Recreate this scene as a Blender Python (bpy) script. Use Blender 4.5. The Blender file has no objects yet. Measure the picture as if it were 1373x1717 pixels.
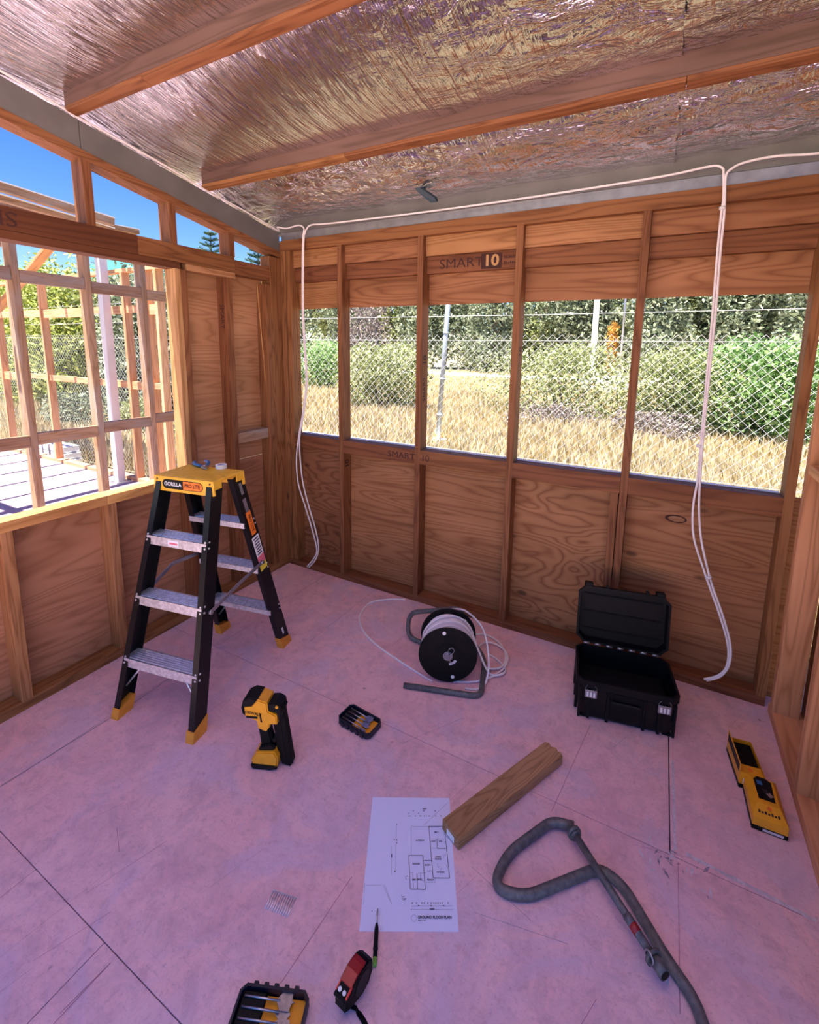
import bpy, bmesh, math, random
import numpy as np
from mathutils import Vector, Matrix
R = math.radians
random.seed(7); rng = np.random.default_rng(7)
SC = bpy.context.scene
COL = SC.collection

# ------------------------------------------------------------------ camera, sky, sun, exposure
F_PX, CX, CY = 768.74, 705.4, 705.35
CP = Vector((2.4536, -2.5152, 1.6667))
YAW, PITCH, ROLL = -0.4816, 0.1545, 0.0168
FW = Vector((math.sin(YAW)*math.cos(PITCH), math.cos(YAW)*math.cos(PITCH), -math.sin(PITCH)))
_r = Vector((math.cos(YAW), -math.sin(YAW), 0)); _u = _r.cross(FW)
RT = _r*math.cos(ROLL) + _u*math.sin(ROLL); UP = -_r*math.sin(ROLL) + _u*math.cos(ROLL)
cam_d = bpy.data.cameras.new('camera'); cam = bpy.data.objects.new('camera', cam_d); COL.objects.link(cam)
cam.matrix_world = Matrix(((RT.x, UP.x, -FW.x, CP.x), (RT.y, UP.y, -FW.y, CP.y), (RT.z, UP.z, -FW.z, CP.z), (0, 0, 0, 1)))
cam_d.sensor_fit = 'AUTO'; cam_d.sensor_width = 36
cam_d.lens = F_PX/1717*36
cam_d.shift_x = (686.5-CX)/1717; cam_d.shift_y = (CY-858.5)/1717
cam_d.clip_start = .02; cam_d.clip_end = 400
SC.camera = cam

SUN_DIR = Vector((-.072, -.31, 1)).normalized()
world = bpy.data.worlds.new('sky'); SC.world = world; world.use_nodes = True
wn = world.node_tree.nodes; wl = world.node_tree.links
for n in list(wn): wn.remove(n)
sky = wn.new('ShaderNodeTexSky'); sky.sky_type = 'NISHITA'; sky.sun_disc = False
sky.sun_elevation = math.asin(SUN_DIR.z); sky.sun_rotation = math.atan2(SUN_DIR.x, SUN_DIR.y)
sky.air_density = 1.0; sky.dust_density = .0; sky.ozone_density = 3.0; sky.altitude = 50
bg = wn.new('ShaderNodeBackground'); bg.inputs['Strength'].default_value = .060
wo = wn.new('ShaderNodeOutputWorld')
sh = wn.new('ShaderNodeHueSaturation'); sh.inputs['Saturation'].default_value = 1.35; sh.inputs['Hue'].default_value = .52
wl.new(sky.outputs[0], sh.inputs['Color']); wl.new(sh.outputs[0], bg.inputs[0]); wl.new(bg.outputs[0], wo.inputs[0])
sd = bpy.data.lights.new('sun', 'SUN'); sd.energy = 5.0; sd.angle = R(.6); sd.color = (1, .95, .87)
sun = bpy.data.objects.new('sun', sd); COL.objects.link(sun)
sun.rotation_euler = (-SUN_DIR).to_track_quat('-Z', 'Y').to_euler(); sun.location = (0, -3, 8)
SC.view_settings.view_transform = 'Standard'; SC.view_settings.look = 'None'
SC.view_settings.exposure = 2.0; SC.view_settings.gamma = 1
SC.view_settings.use_curve_mapping = False

# ------------------------------------------------------------------ helpers
def at(px, py, ax=2, val=0.0):
    """the point where the sight line through a picture point meets the plane axis = val"""
    d = FW + RT*((px-CX)/F_PX) - UP*((py-CY)/F_PX)
    return CP + d*((val-CP[ax])/d[ax])

def ramp(nt, fac, stops):
    n = nt.nodes.new('ShaderNodeValToRGB'); cr = n.color_ramp
    while len(cr.elements) < len(stops): cr.elements.new(.5)
    for e, (p, c) in zip(cr.elements, stops): e.position = p; e.color = (*c, 1) if len(c) == 3 else c
    nt.links.new(fac, n.inputs[0]); return n.outputs[0]
def math_n(nt, op, a, b=None, clamp=False):
    n = nt.nodes.new('ShaderNodeMath'); n.operation = op; n.use_clamp = clamp
    for i, v in enumerate((a, b)):
        if v is None: continue
        if isinstance(v, (int, float)): n.inputs[i].default_value = v
        else: nt.links.new(v, n.inputs[i])
    return n.outputs[0]
def mixc(nt, fac, a, b, mode='MIX'):
    n = nt.nodes.new('ShaderNodeMix'); n.data_type = 'RGBA'; n.blend_type = mode
    for s, v in ((n.inputs[0], fac), (n.inputs[6], a), (n.inputs[7], b)):
        if isinstance(v, (int, float)): s.default_value = v
        elif isinstance(v, tuple): s.default_value = (*v, 1)
        else: nt.links.new(v, s)
    return n.outputs[2]
def mapping(nt, vec, scale, loc=(0, 0, 0), rot=(0, 0, 0)):
    n = nt.nodes.new('ShaderNodeMapping'); n.inputs['Scale'].default_value = scale
    n.inputs['Location'].default_value = loc; n.inputs['Rotation'].default_value = rot
    nt.links.new(vec, n.inputs[0]); return n.outputs[0]
def noise(nt, vec, scale, detail=2, rough=.5, dist=0):
    n = nt.nodes.new('ShaderNodeTexNoise'); n.inputs['Scale'].default_value = scale
    n.inputs['Detail'].default_value = detail; n.inputs['Roughness'].default_value = rough
    n.inputs['Distortion'].default_value = dist
    nt.links.new(vec, n.inputs[0]); return n.outputs['Fac']
def bump(nt, h, strength, dist=.01):
    n = nt.nodes.new('ShaderNodeBump'); n.inputs['Strength'].default_value = strength
    n.inputs['Distance'].default_value = dist
    nt.links.new(h, n.inputs['Height']); return n.outputs[0]
def newmat(name):
    m = bpy.data.materials.new(name); m.use_nodes = True
    return m, m.node_tree, m.node_tree.nodes['Principled BSDF']
def attr(nt, name='gr'):
    n = nt.nodes.new('ShaderNodeAttribute'); n.attribute_name = name; return n.outputs['Vector']
def objco(nt):
    n = nt.nodes.new('ShaderNodeTexCoord'); return n.outputs['Object']
def plain(name, col, rough=.5, metal=0, var=.12, scale=40, bmp=.0, spec=.5):
    m, nt, b = newmat(name)
    f = noise(nt, objco(nt), scale, 3)
    lo = tuple(max(0, c*(1-var)) for c in col); hi = tuple(min(1, c*(1+var)) for c in col)
    nt.links.new(ramp(nt, f, [(.3, lo), (.7, hi)]), b.inputs['Base Color'])
    b.inputs['Roughness'].default_value = rough; b.inputs['Metallic'].default_value = metal
    b.inputs['Specular IOR Level'].default_value = spec
    if bmp: nt.links.new(bump(nt, f, bmp, .002), b.inputs['Normal'])
    return m
def wood(name, light, dark, rings=9, sv=(1.0, 9, 9), fib=.35, knots=.5, rough=.62, weather=0):
    m, nt, b = newmat(name)
    g = attr(nt)
    n1 = noise(nt, mapping(nt, g, sv), 1.0, 2, .45, .2)
    rg = math_n(nt, 'PINGPONG', math_n(nt, 'MULTIPLY', n1, rings*2), .5)
    rg = math_n(nt, 'MULTIPLY', rg, 2)
    rg = math_n(nt, 'POWER', rg, 2.2)
    f = noise(nt, mapping(nt, g, (6, 260, 260)), 1.0, 3)
    patch = noise(nt, mapping(nt, g, (1.5, 5, 5)), 1.0, 2)
    mid = tuple((a+c)/2 for a, c in zip(light, dark))
    col = mixc(nt, rg, light, dark)
    col = mixc(nt, math_n(nt, 'MULTIPLY', f, fib), col, mid)
    col = mixc(nt, 1.0, col, ramp(nt, patch, [(.3, (.80, .76, .70)), (.7, (1.1, 1.1, 1.12))]), 'MULTIPLY')
    if knots:
        v = nt.nodes.new('ShaderNodeTexVoronoi'); v.inputs['Scale'].default_value = 1
        nt.links.new(mapping(nt, g, (3.2, 6.5, 6.5)), v.inputs['Vector'])
        sp = nt.nodes.new('ShaderNodeSeparateColor'); nt.links.new(v.outputs['Color'], sp.inputs[0])
        pick = math_n(nt, 'GREATER_THAN', sp.outputs[0], 1-knots*.5)
        kn = ramp(nt, v.outputs['Distance'], [(0, (1, 1, 1)), (.07, (.9, .9, .9)), (.13, (0, 0, 0))])
        kf = math_n(nt, 'MULTIPLY', pick, kn)
        kc = tuple(c*.32 for c in dark)
        col = mixc(nt, math_n(nt, 'MULTIPLY', kf, .85), col, kc)
    if weather:
        w = noise(nt, mapping(nt, g, (3, 12, 12)), 1.0, 4)
        col = mixc(nt, ramp(nt, w, [(.45, (0, 0, 0)), (.7, (weather,)*3)]), col, (.33, .29, .26))
    oi = nt.nodes.new('ShaderNodeObjectInfo')
    hsv = nt.nodes.new('ShaderNodeHueSaturation')
    nt.links.new(col, hsv.inputs['Color'])
    nt.links.new(math_n(nt, 'ADD', math_n(nt, 'MULTIPLY', oi.outputs['Random'], .3), .85), hsv.inputs['Value'])
    nt.links.new(math_n(nt, 'ADD', math_n(nt, 'MULTIPLY', oi.outputs['Random'], .012), .494), hsv.inputs['Hue'])
    nt.links.new(hsv.outputs[0], b.inputs['Base Color'])
    b.inputs['Roughness'].default_value = rough; b.inputs['Specular IOR Level'].default_value = .25
    nt.links.new(bump(nt, f, .25, .001), b.inputs['Normal'])
    return m

M = {}
M['stud'] = wood('pine_stud', (.29, .125, .050), (.145, .052, .018), rings=5, sv=(.9, 14, 14), knots=.45)
M['stud_pale'] = wood('pine_pale', (.46, .25, .115), (.28, .125, .05), rings=5, sv=(.8, 12, 12), knots=.35)
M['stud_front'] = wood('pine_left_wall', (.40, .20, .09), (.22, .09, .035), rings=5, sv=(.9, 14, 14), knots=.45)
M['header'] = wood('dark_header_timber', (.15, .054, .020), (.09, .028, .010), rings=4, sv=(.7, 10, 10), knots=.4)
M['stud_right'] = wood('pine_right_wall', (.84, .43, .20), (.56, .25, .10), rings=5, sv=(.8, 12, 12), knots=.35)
M['purlin_side'] = wood('purlin_timber', (.16, .095, .078), (.095, .055, .043), rings=4, sv=(.9, 12, 12), knots=.2)
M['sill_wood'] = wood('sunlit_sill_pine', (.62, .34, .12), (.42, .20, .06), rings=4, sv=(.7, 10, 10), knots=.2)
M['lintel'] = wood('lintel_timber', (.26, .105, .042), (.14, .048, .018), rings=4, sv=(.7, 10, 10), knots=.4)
M['ply'] = wood('plywood', (.40, .185, .082), (.235, .092, .036), rings=11, sv=(.42, 5.5, 5.5), knots=.3, fib=.3)
M['ply_pale'] = wood('plywood_pale', (.48, .245, .135), (.33, .15, .075), rings=10, sv=(.55, 5, 5), knots=.35, fib=.3)
M['ply_knotty'] = wood('plywood_knotty', (.39, .18, .080), (.20, .074, .028), rings=9, sv=(1.6, 5, 5), knots=1.2, fib=.3)
M['sun_wood'] = wood('outdoor_pine', (.74, .42, .23), (.50, .24, .12), rings=4, sv=(.9, 12, 12), knots=.3, weather=.15)
M['grey_wood'] = wood('weathered_pine', (.40, .24, .15), (.25, .14, .08), rings=5, sv=(.9, 12, 12), knots=.3, weather=.8)
M['offcut'] = wood('offcut_pine', (.42, .24, .12), (.25, .125, .06), rings=6, sv=(2.2, 13, 13), knots=.3)
M['ink'] = plain('stamp_ink', (.045, .010, .007), .8, var=.3)
M['ink_grey'] = plain('paper_ink', (.06, .06, .10), .8)
M['galv'] = plain('galvanised_steel', (.34, .33, .36), .42, .8, .18, 14, .15)
M['beam_steel'] = plain('steel_beam_metal', (.17, .165, .16), .55, .3, .15, 6, .1)
M['tube'] = plain('grey_pipe_metal', (.13, .13, .13), .55, .3, .30, 60, .3)
M['alu'] = plain('aluminium_tread', (.74, .76, .80), .42, .75, .22, 70, .3)
M['black'] = plain('black_plastic', (.004, .0038, .0045), .5, 0, .3, 30, .2, .22)
M['matte_black'] = plain('matte_black', (.003, .0028, .003), .65, 0, .3, 60, .3, .2)
M['fibreglass'] = plain('black_fibreglass', (.0045, .0045, .006), .36, 0, .3, 25, .1, .3)
M['yellow'] = plain('yellow_plastic', (.80, .35, .012), .40, 0, .08, 25)
M['cap_yellow'] = plain('yellow_ladder_cap', (.76, .42, .035), .42, 0, .08, 25)
M['boot'] = plain('orange_rubber_boot', (.72, .29, .025), .6, 0, .12, 40)
M['orange'] = plain('orange_label', (.86, .20, .02), .5)
M['white'] = plain('white_plastic', (.80, .80, .80), .45, 0, .05)
M['cable'] = plain('white_cable_sheath', (.86, .80, .80), .45, 0, .06)
M['paper'] = plain('white_paper', (.74, .78, 1.0), .7, 0, .02, 5)
M['pink_label'] = plain('pink_label', (.72, .16, .22), .5)
M['yellow_label'] = plain('yellow_label', (.75, .62, .06), .5)
M['red'] = plain('red_rubber', (.30, .006, .012), .33, 0, .2)
M['bright_red'] = plain('red_trim', (.60, .012, .012), .3)
M['blue'] = plain('blue_grip', (.02, .12, .30), .4)
M['green'] = plain('green_cap', (.16, .42, .05), .4)
M['navy'] = plain('navy_case_plastic', (.006, .007, .018), .45, 0, .3)
M['steel'] = plain('tool_steel', (.42, .42, .45), .35, .9, .2, 80)
M['concrete'] = plain('pale_concrete', (.62, .62, .60), .9, 0, .1)
M['teal'] = plain('teal_roof_sheet', (.10, .45, .48), .5)
M['cream'] = plain('pale_wall_cladding', (.55, .60, .62), .7)
M['bark'] = plain('tree_bark', (.18, .14, .11), .9, 0, .3, 5)
M['wire'] = plain('galvanised_wire', (.62, .63, .64), .5, .35, .1)
M['pole'] = plain('galvanised_pole', (.46, .52, .60), .5, .5, .15, 8)
M['white_post'] = plain('pale_steel_post', (.66, .62, .66), .5, .3, .08, 5)
M['tear'] = plain('blue_black_backing', (.008, .03, .05), .5)

def leafmat(name, cols, rough=.7, trans=.25, scale=.9):
    m, nt, b = newmat(name)
    g = nt.nodes.new('ShaderNodeNewGeometry')
    n = noise(nt, g.outputs['Position'], scale, 5, .75)
    ri = g.outputs['Random Per Island']
    f = math_n(nt, 'ADD', math_n(nt, 'MULTIPLY', n, .55), math_n(nt, 'MULTIPLY', ri, .45))
    k = len(cols)-1
    c = ramp(nt, f, [(.25+.5*i/k, c) for i, c in enumerate(cols)])
    nt.links.new(c, b.inputs['Base Color']); b.inputs['Roughness'].default_value = rough
    t = nt.nodes.new('ShaderNodeBsdfTranslucent'); nt.links.new(c, t.inputs[0])
    mx = nt.nodes.new('ShaderNodeMixShader'); mx.inputs[0].default_value = trans
    out = nt.nodes['Material Output']
    nt.links.new(b.outputs[0], mx.inputs[1]); nt.links.new(t.outputs[0], mx.inputs[2]); nt.links.new(mx.outputs[0], out.inputs[0])
    return m
M['leaf_green'] = leafmat('bright_green_leaves', [(.07, .14, .04), (.24, .42, .12), (.55, .68, .34)])
M['leaf_olive'] = leafmat('olive_leaves', [(.10, .13, .04), (.34, .38, .14), (.66, .66, .38)])
M['leaf_grey'] = leafmat('grey_green_leaves', [(.03, .045, .03), (.20, .24, .14), (.52, .55, .38)])
M['leaf_yellow'] = leafmat('yellow_green_leaves', [(.10, .14, .02), (.38, .44, .08), (.66, .66, .26)])
M['leaf_pine'] = leafmat('pine_needles', [(.02, .06, .05), (.06, .13, .10), (.15, .24, .17)])
M['twig'] = leafmat('dry_twigs', [(.16, .12, .12), (.30, .24, .23), (.45, .38, .34)])
M['orange_leaf'] = leafmat('orange_leaves', [(.5, .25, .05), (.8, .45, .1)])
M['grass'] = leafmat('dry_grass', [(.40, .30, .12), (.68, .55, .30), (.88, .78, .55)], .8, .35, 2.2)

def finish(name, me, mat, parent=None, smooth=False):
    for mt in (mat if isinstance(mat, (list, tuple)) else [mat]): me.materials.append(M[mt] if isinstance(mt, str) else mt)
    if smooth:
        me.polygons.foreach_set('use_smooth', [True]*len(me.polygons))
    o = bpy.data.objects.new(name, me); COL.objects.link(o)
    if parent: o.parent = parent
    return o
GRN = [0]
def grain(bm, axis, seed=None):
    """writes the wood grain coordinates (along, across, across) of every vertex"""
    GRN[0] += 1
    rr = random.Random(GRN[0] if seed is None else seed)
    off = Vector((rr.random()*50, rr.random()*50, rr.random()*50))
    lay = bm.verts.layers.float_vector.new('gr')
    o = {0: (0, 1, 2), 1: (1, 0, 2), 2: (2, 0, 1)}[axis]
    for v in bm.verts: v[lay] = Vector((v.co[o[0]], v.co[o[1]], v.co[o[2]])) + off
def bm_obj(name, bm, mat, parent=None, mtx=None, smooth=False, angle=None):
    if mtx: bm.transform(mtx)
    bmesh.ops.recalc_face_normals(bm, faces=bm.faces)
    me = bpy.data.meshes.new(name); bm.to_mesh(me); bm.free()
    o = finish(name, me, mat, parent, smooth)
    if smooth and angle:
        for e in me.edges: pass
    return o
def empty(name, loc=(0, 0, 0), rz=0):
    o = bpy.data.objects.new(name, None); COL.objects.link(o); o.location = loc; o.rotation_euler = (0, 0, rz)
    o.empty_display_size = .1; return o
def tag(o, label, cat, group=None):
    o['label'] = label; o['category'] = cat
    if group: o['group'] = group
    return o
def struct(o):
    o['kind'] = 'structure'; return o
def add_box(bm, x0, x1, y0, y1, z0, z1, bev=0, mtx=None):
    vs = [bm.verts.new((x, y, z)) for x in (x0, x1) for y in (y0, y1) for z in (z0, z1)]
    fs = [bm.faces.new([vs[i] for i in q]) for q in ((0, 1, 3, 2), (4, 6, 7, 5), (0, 4, 5, 1), (2, 3, 7, 6), (0, 2, 6, 4), (1, 5, 7, 3))]
    if bev:
        es = list({e for f in fs for e in f.edges})
        r_ = bmesh.ops.bevel(bm, geom=es, offset=bev, segments=1, affect='EDGES')
    return vs
def box(name, x0, x1, y0, y1, z0, z1, mat, parent=None, bev=.0012, mtx=None, axis=None, seed=None):
    bm = bmesh.new()
    add_box(bm, x0, x1, y0, y1, z0, z1, bev)
    if axis is None:
        d = (abs(x1-x0), abs(y1-y0), abs(z1-z0)); axis = d.index(max(d))
    grain(bm, axis, seed)
    return bm_obj(name, bm, mat, parent, mtx)
def beam(name, a, b, w, h, mat, parent=None, up=(0, 0, 1), bev=.0012):
    """a board from a to b, w wide, h high"""
    a, b = Vector(a), Vector(b); x = (b-a); L = x.length; x.normalize()
    y = Vector(up).cross(x).normalized(); z = x.cross(y)
    mt = Matrix(((x.x, y.x, z.x, a.x), (x.y, y.y, z.y, a.y), (x.z, y.z, z.z, a.z), (0, 0, 0, 1)))
    return box(name, 0, L, -w/2, w/2, -h/2, h/2, mat, parent, bev, mt, 0)
def add_prism(bm, poly, y0, y1, bev=0, plane='xz'):
    def P(a, b, c): return (a, c, b) if plane == 'xz' else ((a, b, c) if plane == 'xy' else (c, a, b))
    A = [bm.verts.new(P(p[0], p[1], y0)) for p in poly]; B = [bm.verts.new(P(p[0], p[1], y1)) for p in poly]
    n = len(poly); fs = [bm.faces.new(A), bm.faces.new(B[::-1])]
    for i in range(n): fs.append(bm.faces.new((A[i], B[i], B[(i+1) % n], A[(i+1) % n])))
    if bev:
        bmesh.ops.recalc_face_normals(bm, faces=fs)
        es = list({e for f in fs[:2] for e in f.edges})
        bmesh.ops.bevel(bm, geom=es, offset=bev, segments=2, affect='EDGES')
def prism(name, poly, y0, y1, mat, parent=None, bev=0, plane='xz', mtx=None):
    bm = bmesh.new(); add_prism(bm, poly, y0, y1, bev, plane); grain(bm, 0)
    return bm_obj(name, bm, mat, parent, mtx)
def smoothpath(pts, n=8, closed=False):
    P = [Vector(p) for p in pts]; out = []
    m = len(P)
    for i in range(m if closed else m-1):
        if closed: p0, p1, p2, p3 = P[i-1], P[i], P[(i+1) % m], P[(i+2) % m]
        else: p0, p1, p2, p3 = P[max(i-1, 0)], P[i], P[i+1], P[min(i+2, m-1)]
        for k in range(n):
            t = k/n
            out.append(.5*((2*p1)+(-p0+p2)*t+(2*p0-5*p1+4*p2-p3)*t*t+(-p0+3*p1-3*p2+p3)*t**3))
    if not closed: out.append(P[-1])
    return out
def filletpath(pts, rad, n=7):
    P = [Vector(p) for p in pts]; out = [P[0]]
    for i in range(1, len(P)-1):
        r_ = rad[i] if isinstance(rad, (list, tuple)) else rad
        a, b, c = P[i-1], P[i], P[i+1]; u = (a-b); v = (c-b)
        d = min(r_, u.length*.48, v.length*.48); s = b+u.normalized()*d; e = b+v.normalized()*d
        for k in range(n+1):
            t = k/n; out.append(s*(1-t)**2+b*2*t*(1-t)+e*t*t)
    out.append(P[-1]); return out
def add_tube(bm, path, r, seg=10, closed=False, cap=True):
    P = [Vector(p) for p in path]; n = len(P); rings = []
    t0 = (P[1]-P[0]).normalized()
    nrm = t0.orthogonal().normalized()
    for i in range(n):
        if closed: t = (P[(i+1) % n]-P[i-1])
        else: t = P[min(i+1, n-1)]-P[max(i-1, 0)]
        if t.length < 1e-9: t = t0
        t = t.normalized()
        nrm = (nrm - t*nrm.dot(t))
        nrm = nrm.normalized() if nrm.length > 1e-6 else t.orthogonal().normalized()
        bn = t.cross(nrm); rr = r[i] if isinstance(r, (list, tuple)) else r
        rings.append([bm.verts.new(P[i]+(nrm*math.cos(2*math.pi*k/seg)+bn*math.sin(2*math.pi*k/seg))*rr) for k in range(seg)])
    for i in range(n if closed else n-1):
        a, b = rings[i], rings[(i+1) % n]
        for k in range(seg):
            f = bm.faces.new((a[k], a[(k+1) % seg], b[(k+1) % seg], b[k])); f.smooth = True
    if cap and not closed:
        bm.faces.new(rings[0][::-1]); bm.faces.new(rings[-1])
def tube(name, path, r, mat, parent=None, seg=10, closed=False, mtx=None):
    bm = bmesh.new(); add_tube(bm, path, r, seg, closed); return bm_obj(name, bm, mat, parent, mtx)
def add_cyl(bm, a, b, r, seg=24, r2=None):
    a, b = Vector(a), Vector(b); t = (b-a).normalized(); nrm = t.orthogonal().normalized(); bn = t.cross(nrm)
    rings = []
    for c, rr in ((a, r), (b, r if r2 is None else r2)):
        rings.append([bm.verts.new(c+(nrm*math.cos(2*math.pi*k/seg)+bn*math.sin(2*math.pi*k/seg))*rr) for k in range(seg)])
    for k in range(seg):
        f = bm.faces.new((rings[0][k], rings[0][(k+1) % seg], rings[1][(k+1) % seg], rings[1][k])); f.smooth = True
    bm.faces.new(rings[0][::-1]); bm.faces.new(rings[1])
def cyl(name, a, b, r, mat, parent=None, seg=24, r2=None, mtx=None):
    bm = bmesh.new(); add_cyl(bm, a, b, r, seg, r2); return bm_obj(name, bm, mat, parent, mtx)
def add_loft(bm, loops, cap0=True, cap1=True):
    Ls = [[bm.verts.new(p) for p in lp] for lp in loops]; n = len(Ls[0])
    for a, b in zip(Ls, Ls[1:]):
        for k in range(n): bm.faces.new((a[k], a[(k+1) % n], b[(k+1) % n], b[k]))
    if cap0: bm.faces.new(Ls[0][::-1])
    if cap1: bm.faces.new(Ls[-1])
def crect(w, d, ch, z, cx=0, cy=0):
    x, y = w/2, d/2
    return [(cx+a, cy+b, z) for a, b in ((-x+ch, -y), (x-ch, -y), (x, -y+ch), (x, y-ch), (x-ch, y), (-x+ch, y), (-x, y-ch), (-x, -y+ch))]
def frame_m(o, xd, yd):
    x = Vector(xd).normalized(); y = Vector(yd); y = (y-x*y.dot(x)).normalized(); z = x.cross(y)
    return Matrix(((x.x, y.x, z.x, o[0]), (x.y, y.y, z.y, o[1]), (x.z, y.z, z.z, o[2]), (0, 0, 0, 1)))
def text(name, s, size, o, xd, yd, mat, parent=None, align='CENTER', sx=1.0, bold=0.0, lift=.0008):
    """flat lettering centred on o, reading along xd with its tops towards yd"""
    cu = bpy.data.curves.new('lettering', 'FONT'); cu.body = s; cu.size = size; cu.align_x = align; cu.align_y = 'CENTER'
    cu.offset = bold*size; cu.extrude = .0002; cu.resolution_u = 3
    t = bpy.data.objects.new('lettering', cu); COL.objects.link(t)
    dg = bpy.context.evaluated_depsgraph_get(); me = bpy.data.meshes.new_from_object(t.evaluated_get(dg))
    bpy.data.objects.remove(t); bpy.data.curves.remove(cu)
    mt = frame_m(o, xd, yd); me.transform(mt @ Matrix.Translation((0, 0, lift)) @ Matrix.Diagonal((sx, 1, 1, 1)))
    return finish(name, me, mat, parent)

# ------------------------------------------------------------------ floor
def floor_mat(name, stains=True):
    m, nt, b = newmat(name)
    g = nt.nodes.new('ShaderNodeNewGeometry').outputs['Position']
    big = noise(nt, g, 1.3, 5, .65); med = noise(nt, g, 7, 6, .72, .8)
    foot = noise(nt, g, 2.6, 5, .6, 1.0)
    fine = noise(nt, g, 90, 4, .7)
    scr = noise(nt, mapping(nt, g, (9, 120, 1), rot=(0, 0, .5)), 1, 3, .7)
    scr2 = noise(nt, mapping(nt, g, (120, 8, 1), rot=(0, 0, .25)), 1, 3, .7)
    col = ramp(nt, big, [(.3, (.82, .46, .485)), (.7, (.90, .60, .60))])
    # worn, dusty areas
    col = mixc(nt, ramp(nt, med, [(.44, (0, 0, 0)), (.66, (.60,)*3)]), col, (.55, .36, .41))
    col = mixc(nt, ramp(nt, foot, [(.50, (0, 0, 0)), (.64, (.55,)*3)]), col, (.62, .50, .64))
    col = mixc(nt, ramp(nt, foot, [(.30, (.5,)*3), (.44, (0, 0, 0))]), col, (.70, .37, .43))
    col = mixc(nt, ramp(nt, fine, [(.28, (.55,)*3), (.45, (0, 0, 0))]), col, (.44, .26, .32))
    col = mixc(nt, ramp(nt, scr, [(.62, (0, 0, 0)), (.74, (.5,)*3)]), col, (.42, .27, .34))
    col = mixc(nt, ramp(nt, scr2, [(.64, (0, 0, 0)), (.74, (.45,)*3)]), col, (.80, .62, .68))
    mott = noise(nt, g, 26, 5, .75, .5)
    col = mixc(nt, ramp(nt, mott, [(.34, (.5,)*3), (.48, (0, 0, 0))]), col, (.56, .33, .37))
    col = mixc(nt, ramp(nt, mott, [(.56, (0, 0, 0)), (.68, (.3,)*3)]), col, (.84, .62, .66))
    # small dark marks
    v = nt.nodes.new('ShaderNodeTexVoronoi'); v.inputs['Scale'].default_value = 7
    nt.links.new(mapping(nt, g, (1, 1, 1)), v.inputs['Vector'])
    sp = nt.nodes.new('ShaderNodeSeparateColor'); nt.links.new(v.outputs['Color'], sp.inputs[0])
    kf = math_n(nt, 'MULTIPLY', math_n(nt, 'GREATER_THAN', sp.outputs[0], .72), ramp(nt, v.outputs['Distance'], [(0, (1, 1, 1)), (.035, (.8,)*3), (.06, (0, 0, 0))]))
    col = mixc(nt, math_n(nt, 'MULTIPLY', kf, .7), col, (.16, .06, .08))
    nt.links.new(col, b.inputs['Base Color'])
    nt.links.new(ramp(nt, med, [(.3, (.40,)*3), (.7, (.62,)*3)]), b.inputs['Roughness'])
    b.inputs['Specular IOR Level'].default_value = .55
    h = math_n(nt, 'ADD', math_n(nt, 'MULTIPLY', med, .7), math_n(nt, 'MULTIPLY', fine, .25))
    nt.links.new(bump(nt, h, .22, .01), b.inputs['Normal'])
    return m
M['pink'] = floor_mat('pink_flooring_sheet')
M['dust'] = plain('pale_dust', (.62, .55, .60), .9, 0, .2, 60)
M['dark'] = plain('dark_gap', (.05, .035, .04), .9)
floor = struct(box('floor', -.09, 3.12, -6.6, .09, -.05, -.021, 'dark', bev=0))
GAP = .0022
def sheet(x0, x1, y0, y1, par=floor): return box('floor_sheet', x0+GAP/2, x1-GAP/2, y0+GAP/2, y1-GAP/2, -.02, 0, 'pink', par, .0008)
Y1, Y2, Y3, Y4 = -.961, -1.987, -2.95, -6.6
sheet(-.09, .369, Y1, .09); sheet(.369, 2.614, Y1, .09); sheet(2.616, 3.12, Y1, .09)
sheet(-.09, .369, Y2, Y1); sheet(.369, 3.12, Y2, Y1)
sheet(-.09, 1.2, Y3, Y2); sheet(1.2, 3.12, Y3, Y2); sheet(-.09, 1.7, Y4, Y3); sheet(1.7, 3.12, Y4, Y3)
# worn pencil and saw lines on the sheets, one thin mark each
def floor_line(px, w=.0016, mat='ink'):
    P = [at(*p) for p in px]; bm = bmesh.new()
    for a, b in zip(P, P[1:]):
        n_ = Vector((-(b-a).y, (b-a).x, 0)).normalized()*w/2
        vs = [bm.verts.new(q+Vector((0, 0, .0006))) for q in (a-n_, b-n_, b+n_, a+n_)]; bm.faces.new(vs)
    return bm_obj('floor_mark', bm, mat, floor)
M['floor_mark'] = plain('worn_line', (.36, .17, .22), .8)
M['floor_scuff'] = plain('grey_scuff', (.30, .24, .30), .8, 0, .3, 90)
for L in ([(0, 1506), (60, 1458)], [(90, 1717), (185, 1615)], [(590, 1470), (470, 1650)], [(925, 1360), (990, 1215)],
          [(520, 1075), (640, 980)], [(1137, 1445), (1140, 1700)], [(180, 1620), (100, 1700)]):
    floor_line(L, .0018, 'floor_mark')
random.seed(11)
for k in range(46):
    c = Vector((random.uniform(.3, 2.9), random.uniform(-2.2, -.15), 0)); an = random.choice((1.15, 1.22, 1.3, .2, -.5))+random.gauss(0, .12)
    l = random.uniform(.02, .16); d = Vector((math.cos(an), math.sin(an), 0))*l; n_ = Vector((-d.y, d.x, 0)).normalized()*random.uniform(.0004, .0011)
    bm = bmesh.new(); z_ = Vector((0, 0, .0004+k*4e-6)); bm.faces.new([bm.verts.new(c+q+z_) for q in (-d-n_*.3, d-n_, d+n_*.4, -d+n_)])
    bm_obj('scratch', bm, 'floor_mark' if k % 3 else 'floor_scuff', floor)
random.seed(3)
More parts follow.
